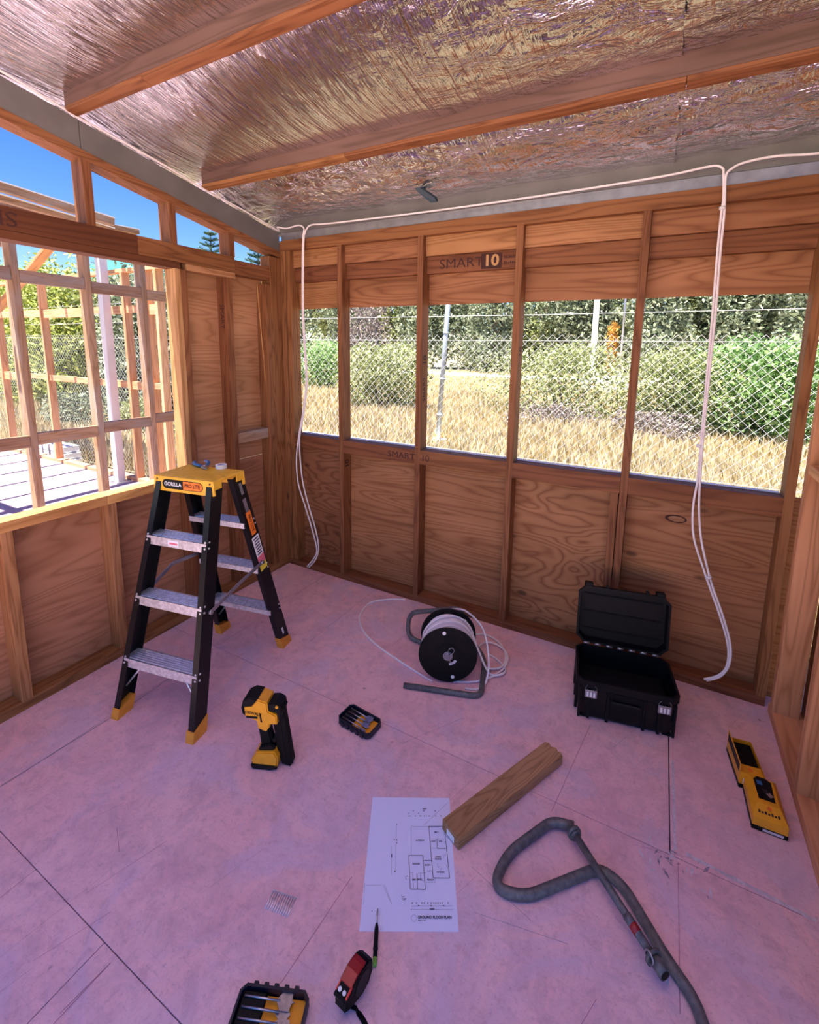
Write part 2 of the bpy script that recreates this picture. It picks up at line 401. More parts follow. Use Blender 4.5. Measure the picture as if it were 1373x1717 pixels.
for k in range(34):       # scuffs and dust flecks round the sheet corner beside the tool case
    c = at(1128, 1440) + Vector((random.gauss(0, .05), random.gauss(0, .03), 0)); a = random.uniform(0, 3.1); l = random.uniform(.004, .02)
    bm = bmesh.new(); d = Vector((math.cos(a), math.sin(a), 0))*l; n_ = Vector((-d.y, d.x, 0))*.25
    bm.faces.new([bm.verts.new(c+q+Vector((0, 0, .0005+k*1e-5))) for q in (-d, n_, d, -n_)])
    bm_obj('dust_fleck', bm, 'floor_scuff' if k % 2 else 'dust', floor)
def strip(p, q, w, mat, z=.0007):
    a, b = at(*p), at(*q); n_ = Vector((-(b-a).y, (b-a).x, 0)).normalized()*w/2; bm = bmesh.new(); N = 24
    A = []; B = []
    for i in range(N+1):
        t = i/N; c = a.lerp(b, t)+Vector((0, 0, z)); ww = random.uniform(.5, 1.2)
        A.append(bm.verts.new(c-n_*ww)); B.append(bm.verts.new(c+n_*random.uniform(.5, 1.2)))
    for i in range(N): bm.faces.new((A[i], A[i+1], B[i+1], B[i]))
    return bm_obj('dust_streak', bm, mat, floor)
strip((1128, 1275), (1132, 1425), .010, 'dust'); strip((1150, 1432), (1370, 1545), .014, 'dust')
strip((0, 1319), (190, 1201), .006, 'floor_scuff'); strip((205, 1192), (330, 1106), .005, 'floor_scuff')

# ------------------------------------------------------------------ back wall (inner face on y = 0)
wall_back = struct(empty('wall_back'))
WB = wall_back
ZT, ZTB, ZS, ZH = 2.399, 2.330, 1.033, 1.938
XA, XB, XC, XD, XE = .498, 1.099, 1.699, 2.309, 2.985
box('bottom_plate', 0, 3.023, 0, .09, 0, .045, 'lintel', WB)
box('corner_post', -.09, -.001, .002, .09, 0, 2.40, 'stud', WB)
box('top_plate', 0, 3.4, 0, .09, ZTB, ZT, 'lintel', WB)
for x0, w in ((0.0, .042), (XA, .036), (XB, .037), (XC, .038), (XD, .037), (XE, .038)):
    box('stud', x0, x0+w, 0, .09, .045, ZTB, 'stud', WB)
box('stud', .047, .088, .004, .09, .045, ZTB, 'stud', WB)
box('jack_stud', XD-.042, XD-.004, .004, .09, .045, ZS-.09, 'stud', WB)
box('stud', 3.3, 3.338, 0, .09, .045, ZTB, 'stud', WB)
bays = [(.088, XA), (XA+.036, XB), (XB+.037, XC), (XC+.038, XD), (XD+.037, XE)]
for i, (a, b) in enumerate(bays):
    b2 = b-.042 if i == 3 else b
    box('sill_plate', a, b, .0, .085, ZS-.09, ZS, 'lintel', WB)
    if i == 4 or True:
        box('lintel_board', a, b, .035, .075, 2.218, ZTB, 'ply', WB)
        box('lintel_board', a, b, .052, .088, 2.118, 2.216, 'lintel', WB)
    box('sheathing_ply', a-.01, b+.01 if i < 4 else 3.7, .09, .097, ZH, 2.40, 'ply', WB, axis=0)
lowmats = ['ply_knotty', 'ply', 'ply', 'ply_knotty', 'ply']
for i, (a, b) in enumerate(bays):
    box('sheathing_ply', a-.018 if i else -.09, b+.018 if i < 4 else 3.16, .09, .097, 0, ZS-.012, lowmats[i], WB, axis=0)
box('window_edge_strip', 0.09, 2.985, .086, .116, ZS-.011, ZS+.001, 'white', WB)
# printing on the timber
text('printed_lettering', 'SMART', .075, (XB+.16+.10, .052, 2.165), (1, 0, 0), (0, 0, 1), 'ink', WB, lift=.001, sx=1.2)
bm = bmesh.new(); add_box(bm, XB+.385, XB+.505, .0495, .0512, 2.125, 2.207); bm_obj('stamp_block', bm, 'ink', WB)
text('printed_lettering', '10', .085, (XB+.445, .049, 2.166), (1, 0, 0), (0, 0, 1), 'stud_pale', WB, lift=.0006, bold=.03, sx=1.1)
for zz, ww in ((2.181, .062), (2.152, .080)):
    for q in range(7): box('stamp_mark', XB+.520+q*ww/7, XB+.520+(q+.62)*ww/7, .0508, .0518, zz-.007, zz+.007-(q % 3)*.003, 'ink', WB, 0)
text('printed_lettering', 'SMART', .055, (1.0, 0, .985), (1, 0, 0), (0, 0, 1), 'ink', WB, lift=.001, sx=1.2)
text('printed_lettering', '10', .06, (1.155+.02, 0, .985), (1, 0, 0), (0, 0, 1), 'ink', WB, lift=.001)
text('printed_lettering', '10', .06, (XA+.036, .045, .86), (0, 0, 1), (0, -1, 0), 'ink', WB, lift=.001, bold=.03)
text('printed_lettering', '10', .06, (XB+.037, .045, 1.60), (0, 0, 1), (0, -1, 0), 'ink', WB, lift=.001, bold=.03)
text('printed_lettering', 'SMART', .05, (XB+.037, .045, 1.42), (0, 0, 1), (0, -1, 0), 'ink', WB, lift=.001)
text('printed_lettering', '10', .06, (XC+.038, .045, 1.66), (0, 0, 1), (0, -1, 0), 'ink', WB, lift=.001, bold=.03)
# the knot hole plug in the last lower sheet
bm = bmesh.new()
pk = at(1133, 870, 1, .09)
ring = [(pk.x+.050*math.cos(t), pk.z+.021*math.sin(t)) for t in np.linspace(0, 2*math.pi, 24, endpoint=False)]
add_prism(bm, ring, .0885, .0899); bm_obj('knot_rim', bm, 'ink', WB)
bm = bmesh.new()
ring = [(pk.x+.038*math.cos(t)+.003, pk.z+.015*math.sin(t)) for t in np.linspace(0, 2*math.pi, 24, endpoint=False)]
add_prism(bm, ring, .0875, .0886); grain(bm, 0); bm_obj('knot_plug', bm, 'stud_pale', WB)

# ------------------------------------------------------------------ left wall (inner face on x = 0)
wall_left = struct(empty('wall_left')); WL = wall_left
RZ, RS = 2.327, .182            # underside of the steel at y = 0 and its rake
YF = -3.3
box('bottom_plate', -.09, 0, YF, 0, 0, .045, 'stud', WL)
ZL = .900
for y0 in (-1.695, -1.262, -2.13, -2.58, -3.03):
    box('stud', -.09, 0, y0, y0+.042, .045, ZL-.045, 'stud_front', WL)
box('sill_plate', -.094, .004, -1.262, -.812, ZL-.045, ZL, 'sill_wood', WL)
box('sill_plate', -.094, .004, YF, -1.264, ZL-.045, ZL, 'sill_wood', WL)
box('stud', -.09, 0, -.772, -.736, .045, 2.09, 'stud', WL)
box('jamb_stud', -.09, 0, -.810, -.774, ZL-.045, 2.09, 'stud_pale', WL)
box('jack_stud', -.09, 0, -.810, -.774, .045, ZL-.045, 'stud', WL)
box('stud', -.09, 0, -.468, -.425, .045, 2.09, 'stud', WL)
box('stud', -.09, 0, -.145, -.103, .045, 2.09, 'stud', WL)
box('stud', -.09, 0, -.101, -.002, .045, RZ-.045, 'stud', WL)
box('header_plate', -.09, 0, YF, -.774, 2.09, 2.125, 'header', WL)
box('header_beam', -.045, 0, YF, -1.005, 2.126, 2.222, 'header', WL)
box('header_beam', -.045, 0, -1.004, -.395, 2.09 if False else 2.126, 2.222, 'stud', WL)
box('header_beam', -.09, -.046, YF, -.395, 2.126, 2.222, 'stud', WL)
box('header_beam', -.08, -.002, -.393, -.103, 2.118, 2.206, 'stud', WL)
box('header_block', -.045, 0, -.735, -.395, 2.09, 2.125, 'stud_pale', WL)
box('nogging', -.09, -.02, -.425, -.145, 1.02, 1.09, 'grey_wood', WL)
box('sheathing_ply', -.0965, -.0905, YF, -.01, 0, ZL-.01, 'ply_pale', WL, axis=1)
box('sheathing_ply', -.0965, -.0905, -.79, -.44, ZL-.008, 2.215, 'ply_pale', WL, axis=1)
box('sheathing_ply', -.0965, -.0905, -.439, -.10, ZL-.008, 2.20, 'ply_pale', WL, axis=1)
def rake(y): return RZ - RS*y
def raked(name, x0, x1, y0, y1, dz0, dz1, mat, par):
    bm = bmesh.new()
    add_prism(bm, [(y0, rake(y0)+dz0), (y1, rake(y1)+dz0), (y1, rake(y1)+dz1), (y0, rake(y0)+dz1)], x0, x1, 0, 'yz')
    grain(bm, 1); return bm_obj(name, bm, mat, par)
raked('raked_top_plate', -.09, 0, -3.3, 0, -.042, -.001, 'stud', WL)
for y0 in (-1.240, -.822, -.432, -1.69, -2.14, -2.59, -3.04):
    zb = 2.222
    bm = bmesh.new(); y1 = y0+.04
    add_prism(bm, [(y0, zb), (y1, zb), (y1, rake(y1)-.042), (y0, rake(y0)-.042)], -.09, 0, 0, 'yz'); grain(bm, 2)
    bm_obj('cripple_stud', bm, 'stud', WL)
text('printed_lettering', 'SMART', .085, (0, -1.665, 2.176), (0, -1, 0), (0, 0, -1), 'ink', WL, lift=.001, sx=1.2)
text('printed_lettering', 'SMART', .05, (-.05, -.468, 1.85), (0, 0, -1), (1, 0, 0), 'ink', WL, lift=.001)

# ------------------------------------------------------------------ right wall (inner face on x = 3.03)
wall_right = struct(empty('wall_right')); WR = wall_right
XR = 3.032
box('bottom_plate', XR, XR+.12, -1.5, -.02, 0, .045, 'stud_right', WR)
for y0 in (-.09, -.535, -.985, -1.435):
    box('stud', XR, XR+.10, y0, y0+.042, .045, 2.42, 'stud_right', WR)
box('nogging', XR, XR+.09, -.493, -.092, 1.175, 1.215, 'stud_right', WR)
box('nogging', XR, XR+.09, -.943, -.537, 1.195, 1.235, 'stud_right', WR)
box('top_plate', XR, XR+.10, -3.2, 0, 2.42, 2.46, 'stud_right', WR)
box('sheathing_ply', XR+.121, XR+.13, -1.5, -.02, 0, 2.46, 'ply', WR, axis=1)

# ------------------------------------------------------------------ ceiling: foil, purlins, steel
def foilmat():
    m, nt, b = newmat('foil_blanket')
    g = nt.nodes.new('ShaderNodeNewGeometry').outputs['Position']
    sepx = nt.nodes.new('ShaderNodeSeparateXYZ'); nt.links.new(g, sepx.inputs[0])
    wr = noise(nt, mapping(nt, g, (16, 1.6, 1.6), rot=(0, 0, .30)), 1, 4, .58, .25)
    wr2 = noise(nt, mapping(nt, g, (60, 4, 4), rot=(0, 0, .18)), 1, 3, .6, .2)
    cv = nt.nodes.new('ShaderNodeTexVoronoi'); cv.feature = 'SMOOTH_F1'; cv.inputs['Scale'].default_value = 1
    nt.links.new(mapping(nt, g, (14, 20, 14), rot=(0, 0, -.5)), cv.inputs['Vector'])
    cr = noise(nt, mapping(nt, g, (6, 11, 6), rot=(0, 0, -.5)), 1, 4, .58, .9)
    side = math_n(nt, 'MULTIPLY', math_n(nt, 'SUBTRACT', sepx.outputs[0], 1.1), .9, True)
    back = math_n(nt, 'MULTIPLY', math_n(nt, 'ADD', sepx.outputs[1], .60), 6, True)
    cf = math_n(nt, 'MAXIMUM', side, back)
    v = nt.nodes.new('ShaderNodeTexVoronoi'); v.feature = 'F1'; v.distance = 'CHEBYCHEV'; v.inputs['Scale'].default_value = 260
    nt.links.new(g, v.inputs['Vector'])
    ridge = math_n(nt, 'ABSOLUTE', math_n(nt, 'SUBTRACT', wr, .5))
    streak = math_n(nt, 'ADD', math_n(nt, 'MULTIPLY', ridge, -1.7), math_n(nt, 'MULTIPLY', wr2, .22))
    ridge2 = math_n(nt, 'ABSOLUTE', math_n(nt, 'SUBTRACT', cr, .5))
    crum = math_n(nt, 'ADD', math_n(nt, 'MULTIPLY', ridge2, -1.2), math_n(nt, 'MULTIPLY', cv.outputs['Distance'], .6))
    inv = math_n(nt, 'SUBTRACT', 1, math_n(nt, 'MULTIPLY', cf, .6))
    h = math_n(nt, 'ADD', math_n(nt, 'MULTIPLY', streak, inv), math_n(nt, 'MULTIPLY', crum, cf))
    h = math_n(nt, 'ADD', h, math_n(nt, 'MULTIPLY', v.outputs['Distance'], .012))
    b.inputs['Base Color'].default_value = (.88, .88, .93, 1)
    b.inputs['Metallic'].default_value = 1; b.inputs['Roughness'].default_value = .15
    nt.links.new(bump(nt, h, .75, .035), b.inputs['Normal'])
    return m
M['foil'] = foilmat()
ceiling = struct(empty('ceiling'))
PY = [(-.605, -.562), (-1.287, -1.244), (-1.97, -1.927), (-2.65, -2.607)]
def pz(y): return 2.463 - .1757*y        # underside of the purlins
def foil_z(x, y):
    ys = [.06] + [.5*(a+b) for a, b in PY] + [-3.3]
    base = pz(y) + .085
    for a, b in zip(ys, ys[1:]):
        if b <= y <= a:
            t = (a-y)/(a-b); s = 4*t*(1-t)
            w = .045 if a > 0 else .038
            base -= w*s*(1+.25*math.sin(x*1.7+a*5))
            if a > 0: base -= .03*(1-t)*0
    e = min(1, max(0, (x+.05)/.30))
    base += (.004*math.sin(4.3*x+2.3*y+math.sin(3*y))+.002*math.sin(13*x-4*y+2*math.sin(2.3*x+5*y)))*e
    q = min(1, max(0, (x+.09)/.22)); base -= .055*(1-q)**2
    return base
def foil_sheet(x0, x1, y0, y1, nx, ny, dz=0):
    vs = []; fs = []
    for j in range(ny+1):
        for i in range(nx+1):
            x = x0+(x1-x0)*i/nx; y = y0+(y1-y0)*j/ny; vs.append((x, y, foil_z(x, y)+dz))
    for j in range(ny):
        for i in range(nx):
            a = j*(nx+1)+i; fs.append((a, a+1, a+nx+2, a+nx+1))
    me = bpy.data.meshes.new('foil_sheet'); me.from_pydata(vs, [], fs)
    return finish('foil_sheet', me, 'foil', ceiling, True)
foil_sheet(-.088, 2.42, -3.25, .08, 260, 240)
foil_sheet(2.36, 3.2, -3.25, .08, 90, 240, .012)
bounce_deck = struct(box('trim_bounce_deck', 3.16, 7, -7, -1.6, -.15, 0, 'pink', None, 0))  # unseen deck, added so sunlight bounces off it into the room
# roof sheeting over the foil
bm = bmesh.new()
add_prism(bm, [(-3.28, pz(-3.28)+.12), (.3, pz(.3)+.12), (.3, pz(.3)+.135), (-3.28, pz(-3.28)+.135)], -.09, 3.25, 0, 'yz')
bm_obj('roof_sheeting', bm, 'galv', ceiling)
for k, (a, b) in enumerate(PY):
    cuts = [(.0, 1.02), (1.022, 2.44), (2.442, 3.2)] if k == 0 else [(.0, .56), (.562, 3.2)]
    for x0, x1 in cuts:
        bm = bmesh.new()
        add_prism(bm, [(a, pz(a)), (b, pz(b)), (b, pz(b)+.018), (a, pz(a)+.018)], x0, x1, 0, 'yz'); grain(bm, 0)
        bm_obj('purlin_batten', bm, 'stud', ceiling)
    bm = bmesh.new()
    add_prism(bm, [(a, pz(a)+.019), (b, pz(b)+.019), (b, pz(b)+.11), (a, pz(a)+.11)], 0, 3.2, 0, 'yz'); grain(bm, 0)
    bm_obj('purlin', bm, 'purlin_side', ceiling)
# steel members round the edge
def steel_raked(y0, y1):
    bm = bmesh.new()
    add_prism(bm, [(y0, rake(y0)), (y1, rake(y1)), (y1, rake(y1)+.124), (y0, rake(y0)+.124)], -.05, -.004, 0, 'yz')
    return bm_obj('steel_beam', bm, 'beam_steel', ceiling)
steel_raked(-1.233, 0.0); steel_raked(-3.3, -1.236)
box('steel_beam', .004, 3.4, .012, .075, 2.401, 2.452, 'galv', ceiling)
bm = bmesh.new()
for zz in (2.39, 2.43): add_cyl(bm, (.0, -.004, zz), (.012, -.010, zz), .006, 12)
bm_obj('bolt_pair', bm, 'steel', ceiling)
box('edge_flashing', -.09, 3.4, .02, .10, 2.454, 2.585, 'beam_steel', ceiling)
# the torn spot with the dark backing showing
tp = [at(683, 298, 1, -.22), at(700, 312, 1, -.20), at(729, 332, 1, -.16), at(732, 339, 1, -.15), at(722, 340, 1, -.16), at(700, 322, 1, -.19)]
bm = bmesh.new(); A = [bm.verts.new(p) for p in tp]; B = [bm.verts.new(p+Vector((0, .02, .012))) for p in tp]
bm.faces.new(A); bm.faces.new(B[::-1])
for i in range(6): bm.faces.new((A[i], B[i], B[(i+1) % 6], A[(i+1) % 6]))
bm_obj('torn_backing', bm, 'tear', ceiling)

# ------------------------------------------------------------------ step ladder
def ladder():
    t = tag(empty('step_ladder', (.543, -1.122, 0), R(10.8)), 'black and yellow double sided step ladder with aluminium treads', 'ladder')
    H = 1.07; hb, ht = .224, .155; db, dt = .368, .098
    def rail_pt(sx, sy, z): k = z/H; return Vector((sx*(hb+(ht-hb)*k), sy*(db+(dt-db)*k), z))
    for sy in (-1, 1):
        for sx in (-1, 1):
            a, b = rail_pt(sx, sy, .03), rail_pt(sx, sy, H-.012)
            d = (b-a).normalized(); out = Vector((sx, 0, 0)); out = (out-d*out.dot(d)).normalized(); fr = d.cross(out).normalized()
            if fr.y*sy < 0: fr = -fr
            bm = bmesh.new()
            # C section: web outside, flanges front and back; fr points to the step side
            prof = [(0, -.036), (0, .036), (-.030, .036), (-.030, .032), (-.004, .032), (-.004, -.032), (-.030, -.032), (-.030, -.036)]
            Ls = [[c+out*p+fr*q-fr*.036 for p, q in prof] for c in (a, b)]
            add_loft(bm, Ls); rail = bm_obj('rail', bm, 'fibreglass', t)
            bm = bmesh.new()
            a2 = rail_pt(sx, sy, .0); 
            base = [a2+out*.004+fr*.004, a2-out*.036+fr*.004, a2-out*.036-fr*.078, a2+out*.004-fr*.078]
            for p in base: p.z = 0
            topl = [p+d*(.070 if i in (2, 3) else .045) for i, p in enumerate(base)]
            add_loft(bm, [base, topl]); bm_obj('rubber_foot', bm, 'boot', t)
    steps = [.262, .533, .80]
    for sy in (-1, 1):
        for i, z in enumerate(steps):
            p = rail_pt(1, sy, z); hw = p.x-.006; y = p.y
            bm = bmesh.new(); yo = y+sy*.001; yi = y-sy*.078
            ya, yb = min(yo, yi), max(yo, yi)
            add_box(bm, -hw, hw, ya, yb, z-.004, z, 0)
            add_box(bm, -hw, hw, yo-.002, yo+.002, z-.042, z, 0)
            add_box(bm, -hw, hw, yi-.002, yi+.002, z-.026, z, 0)
            for k in range(6):
                yy = ya+.010+k*(yb-ya-.02)/5; add_box(bm, -hw+.005, hw-.005, yy-.0012, yy+.0012, z, z+.002, 0)
            st = bm_obj('step', bm, 'alu', t)
            if sy < 0 and i == 2:
                box('warning_sticker', -.045, .015, yo-.0032, yo-.0022, z-.036, z-.008, 'white', st, 0)
                box('warning_sticker', -.035, .010, yo-.0040, yo-.0034, z-.026, z-.018, 'pink_label', st, 0)
            for sx in (-1, 1):
                for dz in (.006, -.020):
                    c = rail_pt(sx, sy, z+dz); cyl('rivet', c+Vector((sx*.0, -sy*.010, 0)), c+Vector((sx*.003, -sy*.010, 0)), .0045, 'alu', st, 10)
                    cyl('rivet', c+Vector((-sx*.012, 0, 0)), c+Vector((-sx*.012, sy*.003, 0)), .0045, 'alu', st, 10)
    # knee braces under the bottom steps
    for sy in (-1, 1):
        for sx in (-1, 1):
            bm = bmesh.new(); q = rail_pt(sx, sy, .12); add_tube(bm, [Vector((sx*.09, q.y-sy*.055, .262)), q+Vector((-sx*.012, -sy*.036, 0))], .0045, 8)
            bm_obj('knee_brace', bm, 'alu', t)
    # spreader struts, a hinged pair on each side
    for sx in (-1, 1):
        a = rail_pt(sx, -1, .50)+Vector((sx*.005, .045, 0)); b = rail_pt(sx, 1, .56)+Vector((sx*.005, -.045, 0))
        m_ = (a+b)/2+Vector((-sx*.0, 0, .050 if sx < 0 else .005))
        for p, q in ((a, m_), (m_, b)):
            beam('spreader_strut', p, q, .005, .020, 'galv', t)
        for e_ in (a, b): cyl('hinge_pin', e_-Vector((.006, 0, 0)), e_+Vector((.008, 0, 0)), .010, 'galv', t, 12)
    # moulded cap
    bm = bmesh.new(); add_box(bm, -.165, .165, -.098, .098, H-.014, H, .003)
    for k in range(9):
        yy = -.08+k*.02; add_box(bm, -.15, .15, yy-.003, yy+.003, H, H+.0012)
    cap = bm_obj('top_cap', bm, 'cap_yellow', t)
    for sy in (-1, 1):
        y = sy*.101
        fp = prism('front_panel' if sy < 0 else 'rear_panel', [(-.166, H-.002), (.166, H-.002), (.172, H-.068), (.160, H-.072), (-.160, H-.072), (-.172, H-.068)], y-.004, y+.004, 'cap_yellow', cap, .001)
        for sx in (-1, 1):
            box('side_lip', sx*.163-.003, sx*.163+.003, -.098 if sy < 0 else .050, -.050 if sy < 0 else .098, H-.045, H-.003, 'cap_yellow', cap)
    y = -.1052
    def pill(w, h, n=8):
        return [(w/2-h/2+h/2*math.cos(a), h/2*math.sin(a)) for a in np.linspace(-math.pi/2, math.pi/2, n)] + [(-w/2+h/2+h/2*math.cos(a), h/2*math.sin(a)) for a in np.linspace(math.pi/2, 3*math.pi/2, n)]
    zc = H-.036
    prism('logo_panel', [(a-.005, b+zc) for a, b in pill(.228, .044)], y-.0010, y+.001, 'black', fp if False else t)
    right = [(a-.005, b+zc) for a, b in pill(.222, .038) if a > 0]; right = [(.0, zc-.019)] + right + [(.0, zc+.019)]
    prism('logo_panel', right, y-.0016, y+.001, 'orange', t)
    text('printed_lettering', 'GORILLA', .026, (-.058, y-.0018, zc), (1, 0, 0), (0, 0, 1), 'white', t, bold=.012, sx=.92)
    text('printed_lettering', 'PRO LITE', .024, (.052, y-.0024, zc), (1, 0, 0), (0, 0, 1), 'ink', t, bold=.012, sx=.88)
    for sx in (-1, 1):
        for dz in (.016, .050): cyl('rivet', (sx*.148, -.1075, H-dz), (sx*.148, -.104, H-dz), .0042, 'ink', t, 12)
    # stickers on the outside of the right rear rail
    def onrail(z0, z1, w, mat, off=0, name='rail_label', lift=.0012):
        a, b = rail_pt(1, 1, z0), rail_pt(1, 1, z1); d = (b-a).normalized()
        out = Vector((1, 0, 0)); out = (out-d*out.dot(d)).normalized(); fr = d.cross(out).normalized()
        if fr.y < 0: fr = -fr
        c = -fr*(.036-off); bm = bmesh.new()
        lo = [a+c-fr*w/2+out*.0002, a+c+fr*w/2+out*.0002, b+c+fr*w/2+out*.0002, b+c-fr*w/2+out*.0002]
        add_loft(bm, [lo, [p+out*lift for p in lo]]); return bm_obj(name, bm, mat, t), a.lerp(b, .5)+c, d, fr, out
    onrail(.96, 1.02, .014, 'galv', 0, lift=.004)
    onrail(.86, .935, .022, 'galv', 0)
    _, c, d, fr, out = onrail(.735, .865, .034, 'orange', 0)
    text('printed_lettering', 'PRO LITE', .024, c+out*.0012, -d, fr, 'black', t, bold=.012)
    onrail(.61, .722, .052, 'white', 0); 
    for k in range(7): onrail(.618+k*.0145, .626+k*.0145, .036, 'ink_grey', .002*(k % 3), 'printed_symbol', .0018)
    onrail(.565, .61, .052, 'pink_label', 0); onrail(.525, .565, .052, 'yellow_label', 0)
    onrail(.09, .13, .012, 'white', 0)
    return t
ladder()

# ------------------------------------------------------------------ pliers and tape roll on the ladder cap
TOPZ = 1.0712
def pliers():
    c = at(342, 784, 2, TOPZ); t = tag(empty('pliers', (c.x, c.y, TOPZ), R(-28)), 'blue handled pliers lying on the yellow ladder cap', 'pliers')
    t.scale = (1.25, 1.25, 1.1)
    for s in (-1, 1):
        tube('handle', smoothpath([(-.085, s*.020, .008), (-.06, s*.026, .008), (-.03, s*.020, .008), (0, s*.008, .008)], 6), [.007]*19, 'blue', t, 10)
        prism('jaw', [(.0, s*.012), (.012, s*.013), (.050, s*.002), (.050, s*.0005), (0, s*.0005)], .002, .012, 'steel', t, .001, 'xy')
    cyl('pivot', (.008, 0, .001), (.008, 0, .0150), .008, 'steel', t, 16)
    return t
pliers()
c = at(371, 785, 2, TOPZ)
tr = tag(empty('tape_roll', (c.x, c.y, TOPZ)), 'small roll of white tape on the ladder cap beside the pliers', 'tape')
bm = bmesh.new(); n = 28
rg = lambda r_, z: [(r_*math.cos(2*math.pi*k/n), r_*math.sin(2*math.pi*k/n), z) for k in range(n)]
Ls = [rg(.026, 0), rg(.026, .019), rg(.017, .019), rg(.017, 0), rg(.026, 0)]
add_loft(bm, Ls, False, False); bmesh.ops.remove_doubles(bm, verts=bm.verts, dist=1e-5); bm_obj('roll', bm, 'white', tr)
bm = bmesh.new(); add_loft(bm, [rg(.0168, .0005), rg(.0168, .0185), rg(.0150, .0185), rg(.0150, .0005), rg(.0168, .0005)], False, False)
bmesh.ops.remove_doubles(bm, verts=bm.verts, dist=1e-5); bm_obj('core', bm, 'offcut' if False else 'dust', tr)

# ------------------------------------------------------------------ cordless nailer
def nailer():
    a = Vector((1.160, -1.350, 0)); b = Vector((1.246, -1.315, 0)); ang = math.atan2(b.y-a.y, b.x-a.x)
    t = tag(empty('cordless_nailer', (1.172, -1.345, 0), ang), 'yellow and black cordless nail gun standing upright on the pink floor', 'nail gun')
    def q(zx, zy): return ((zx/4.577-67)/430, max(0.001, (150-zy/4.577)/415))
    def pr_(name, pts, th, mat, par=t, bev=.004, y=0): return prism(name, [q(*p) for p in pts], y-th/2, y+th/2, mat, par, bev)
    body = pr_('housing', [(148, 172), (215, 160), (262, 108), (335, 128), (345, 200), (410, 228), (412, 302), (352, 306), (350, 330), (320, 372), (258, 348), (250, 290), (155, 250)], .072, 'yellow')
    pr_('rear_cap', [(130, 185), (146, 125), (200, 96), (266, 104), (216, 165), (152, 175), (158, 250), (138, 235)], .076, 'black')
    pr_('vent_slot', [(274, 215), (287, 218), (296, 290), (283, 288)], .0745, 'black', body, .0)
    pr_('nose_cap', [(322, 180), (348, 136), (398, 130), (440, 150), (452, 210), (432, 280), (400, 215), (332, 208)], .060, 'black')
    pr_('handle', [(240, 288), (345, 302), (348, 360), (330, 372), (352, 480), (345, 520), (262, 530), (244, 400)], .036, 'matte_black', bev=.006)
    pr_('trigger', [(330, 330), (350, 320), (350, 362), (332, 372)], .014, 'black', bev=.002)
    mg = pr_('magazine', [(362, 312), (398, 200), (455, 170), (466, 182), (452, 212), (512, 655), (490, 690), (425, 668), (392, 560)], .032, 'matte_black', bev=.002)
    pr_('magazine_rail', [(410, 260), (422, 262), (462, 640), (440, 640)], .036, 'black', mg, .001)
    pr_('bracket', [(388, 560), (418, 572), (422, 606), (388, 615)], .030, 'yellow', bev=.002)
    pr_('base_collar', [(240, 560), (262, 512), (348, 482), (384, 505), (376, 575), (320, 605), (262, 592)], .060, 'black', bev=.004)
    bat = pr_('battery', [(195, 612), (245, 545), (385, 530), (412, 580), (405, 655), (340, 690), (210, 680)], .082, 'yellow', bev=.005)
    pr_('battery_base', [(190, 655), (205, 640), (395, 640), (402, 670), (345, 688), (205, 688)], .088, 'black', bat, .003)
    text('printed_lettering', 'DEWALT', .0165, (q(228, 222)[0], -.0362, q(225, 222)[1]), (1, 0, -.12), (0, 0, 1), 'black', body, bold=.02, sx=1.0)
    bx = q(228, 252); bm = bmesh.new(); add_box(bm, bx[0]-.030, bx[0]+.016, -.0372, -.0358, bx[1]-.006, bx[1]+.003); bm_obj('printed_label', bm, 'black', body)
    cyl('depth_wheel', (q(372, 465)[0], -.02, q(372, 465)[1]), (q(372, 465)[0], .02, q(372, 465)[1]), .008, 'black', t, 14)
    cyl('nose_screw', (q(413, 160)[0], -.034, q(413, 160)[1]), (q(413, 160)[0], -.028, q(413, 160)[1]), .006, 'yellow', t, 12)
    return t
nailer()

# ------------------------------------------------------------------ spade bit sets
def bit_case(loc, rz, lug, label, ysc=1):
    t = tag(empty('drill_bit_case', loc, rz), label, 'drill bit case', 'open cases of spade bits on the floor')
    L, W, H = .182, .102, .030
    bm = bmesh.new()
    add_loft(bm, [crect(L-.008, W-.008, .014, 0), crect(L, W, .014, .006), crect(L, W, .014, H), crect(L-.012, W-.012, .010, H), crect(L-.014, W-.014, .010, .005)])
    tray = bm_obj('tray', bm, 'navy', t)
    for k in range(5):
        x = -.055+k*.027
        box('hinge_lug', x-.006, x+.006, lug*(W/2)-.003, lug*(W/2+.007)+.000 if lug > 0 else lug*(W/2)+.003, H-.014, H-.001, 'navy', t) if lug > 0 else \
            box('grip_rib', x-.008, x+.008, -(W/2+.005), -(W/2)+.002, .004, H-.004, 'navy', t)
    box('insert', -.022, L/2-.009, -W/2+.009, W/2-.009, .0055, .012, 'yellow', t)
    box('bit_holder', -L/2+.010, -.020, -W/2+.009, W/2-.009, .0055, .022, 'black', t, .002)
    for k in range(4):
        y = -.030+k*.020
        bm = bmesh.new(); add_cyl(bm, (-L/2+.016, y, .0245), (.030-.004*k, y, .0225), .0026, 10)
        hx = .022-.004*k; hw = .006+.0035*k if lug < 0 else .005+.004*k
        if k in (1, 3): add_prism(bm, [(hx, y-.003), (hx+.012, y-hw), (hx+.036, y-hw), (hx+.038, y-.003), (hx+.046, y), (hx+.038, y+.003), (hx+.036, y+hw), (hx+.012, y+hw), (hx, y+.003)], .0205, .0232, 0, 'xy')
        else: add_prism(bm, [(hx, y-.003), (hx+.010, y-hw*.8), (hx+.030, y-hw*.8), (hx+.038, y), (hx+.030, y+hw*.8), (hx+.010, y+hw*.8), (hx, y+.003)], .0165, .019, 0, 'xy')
        bm_obj('spade_bit', bm, 'steel', t)
    return t
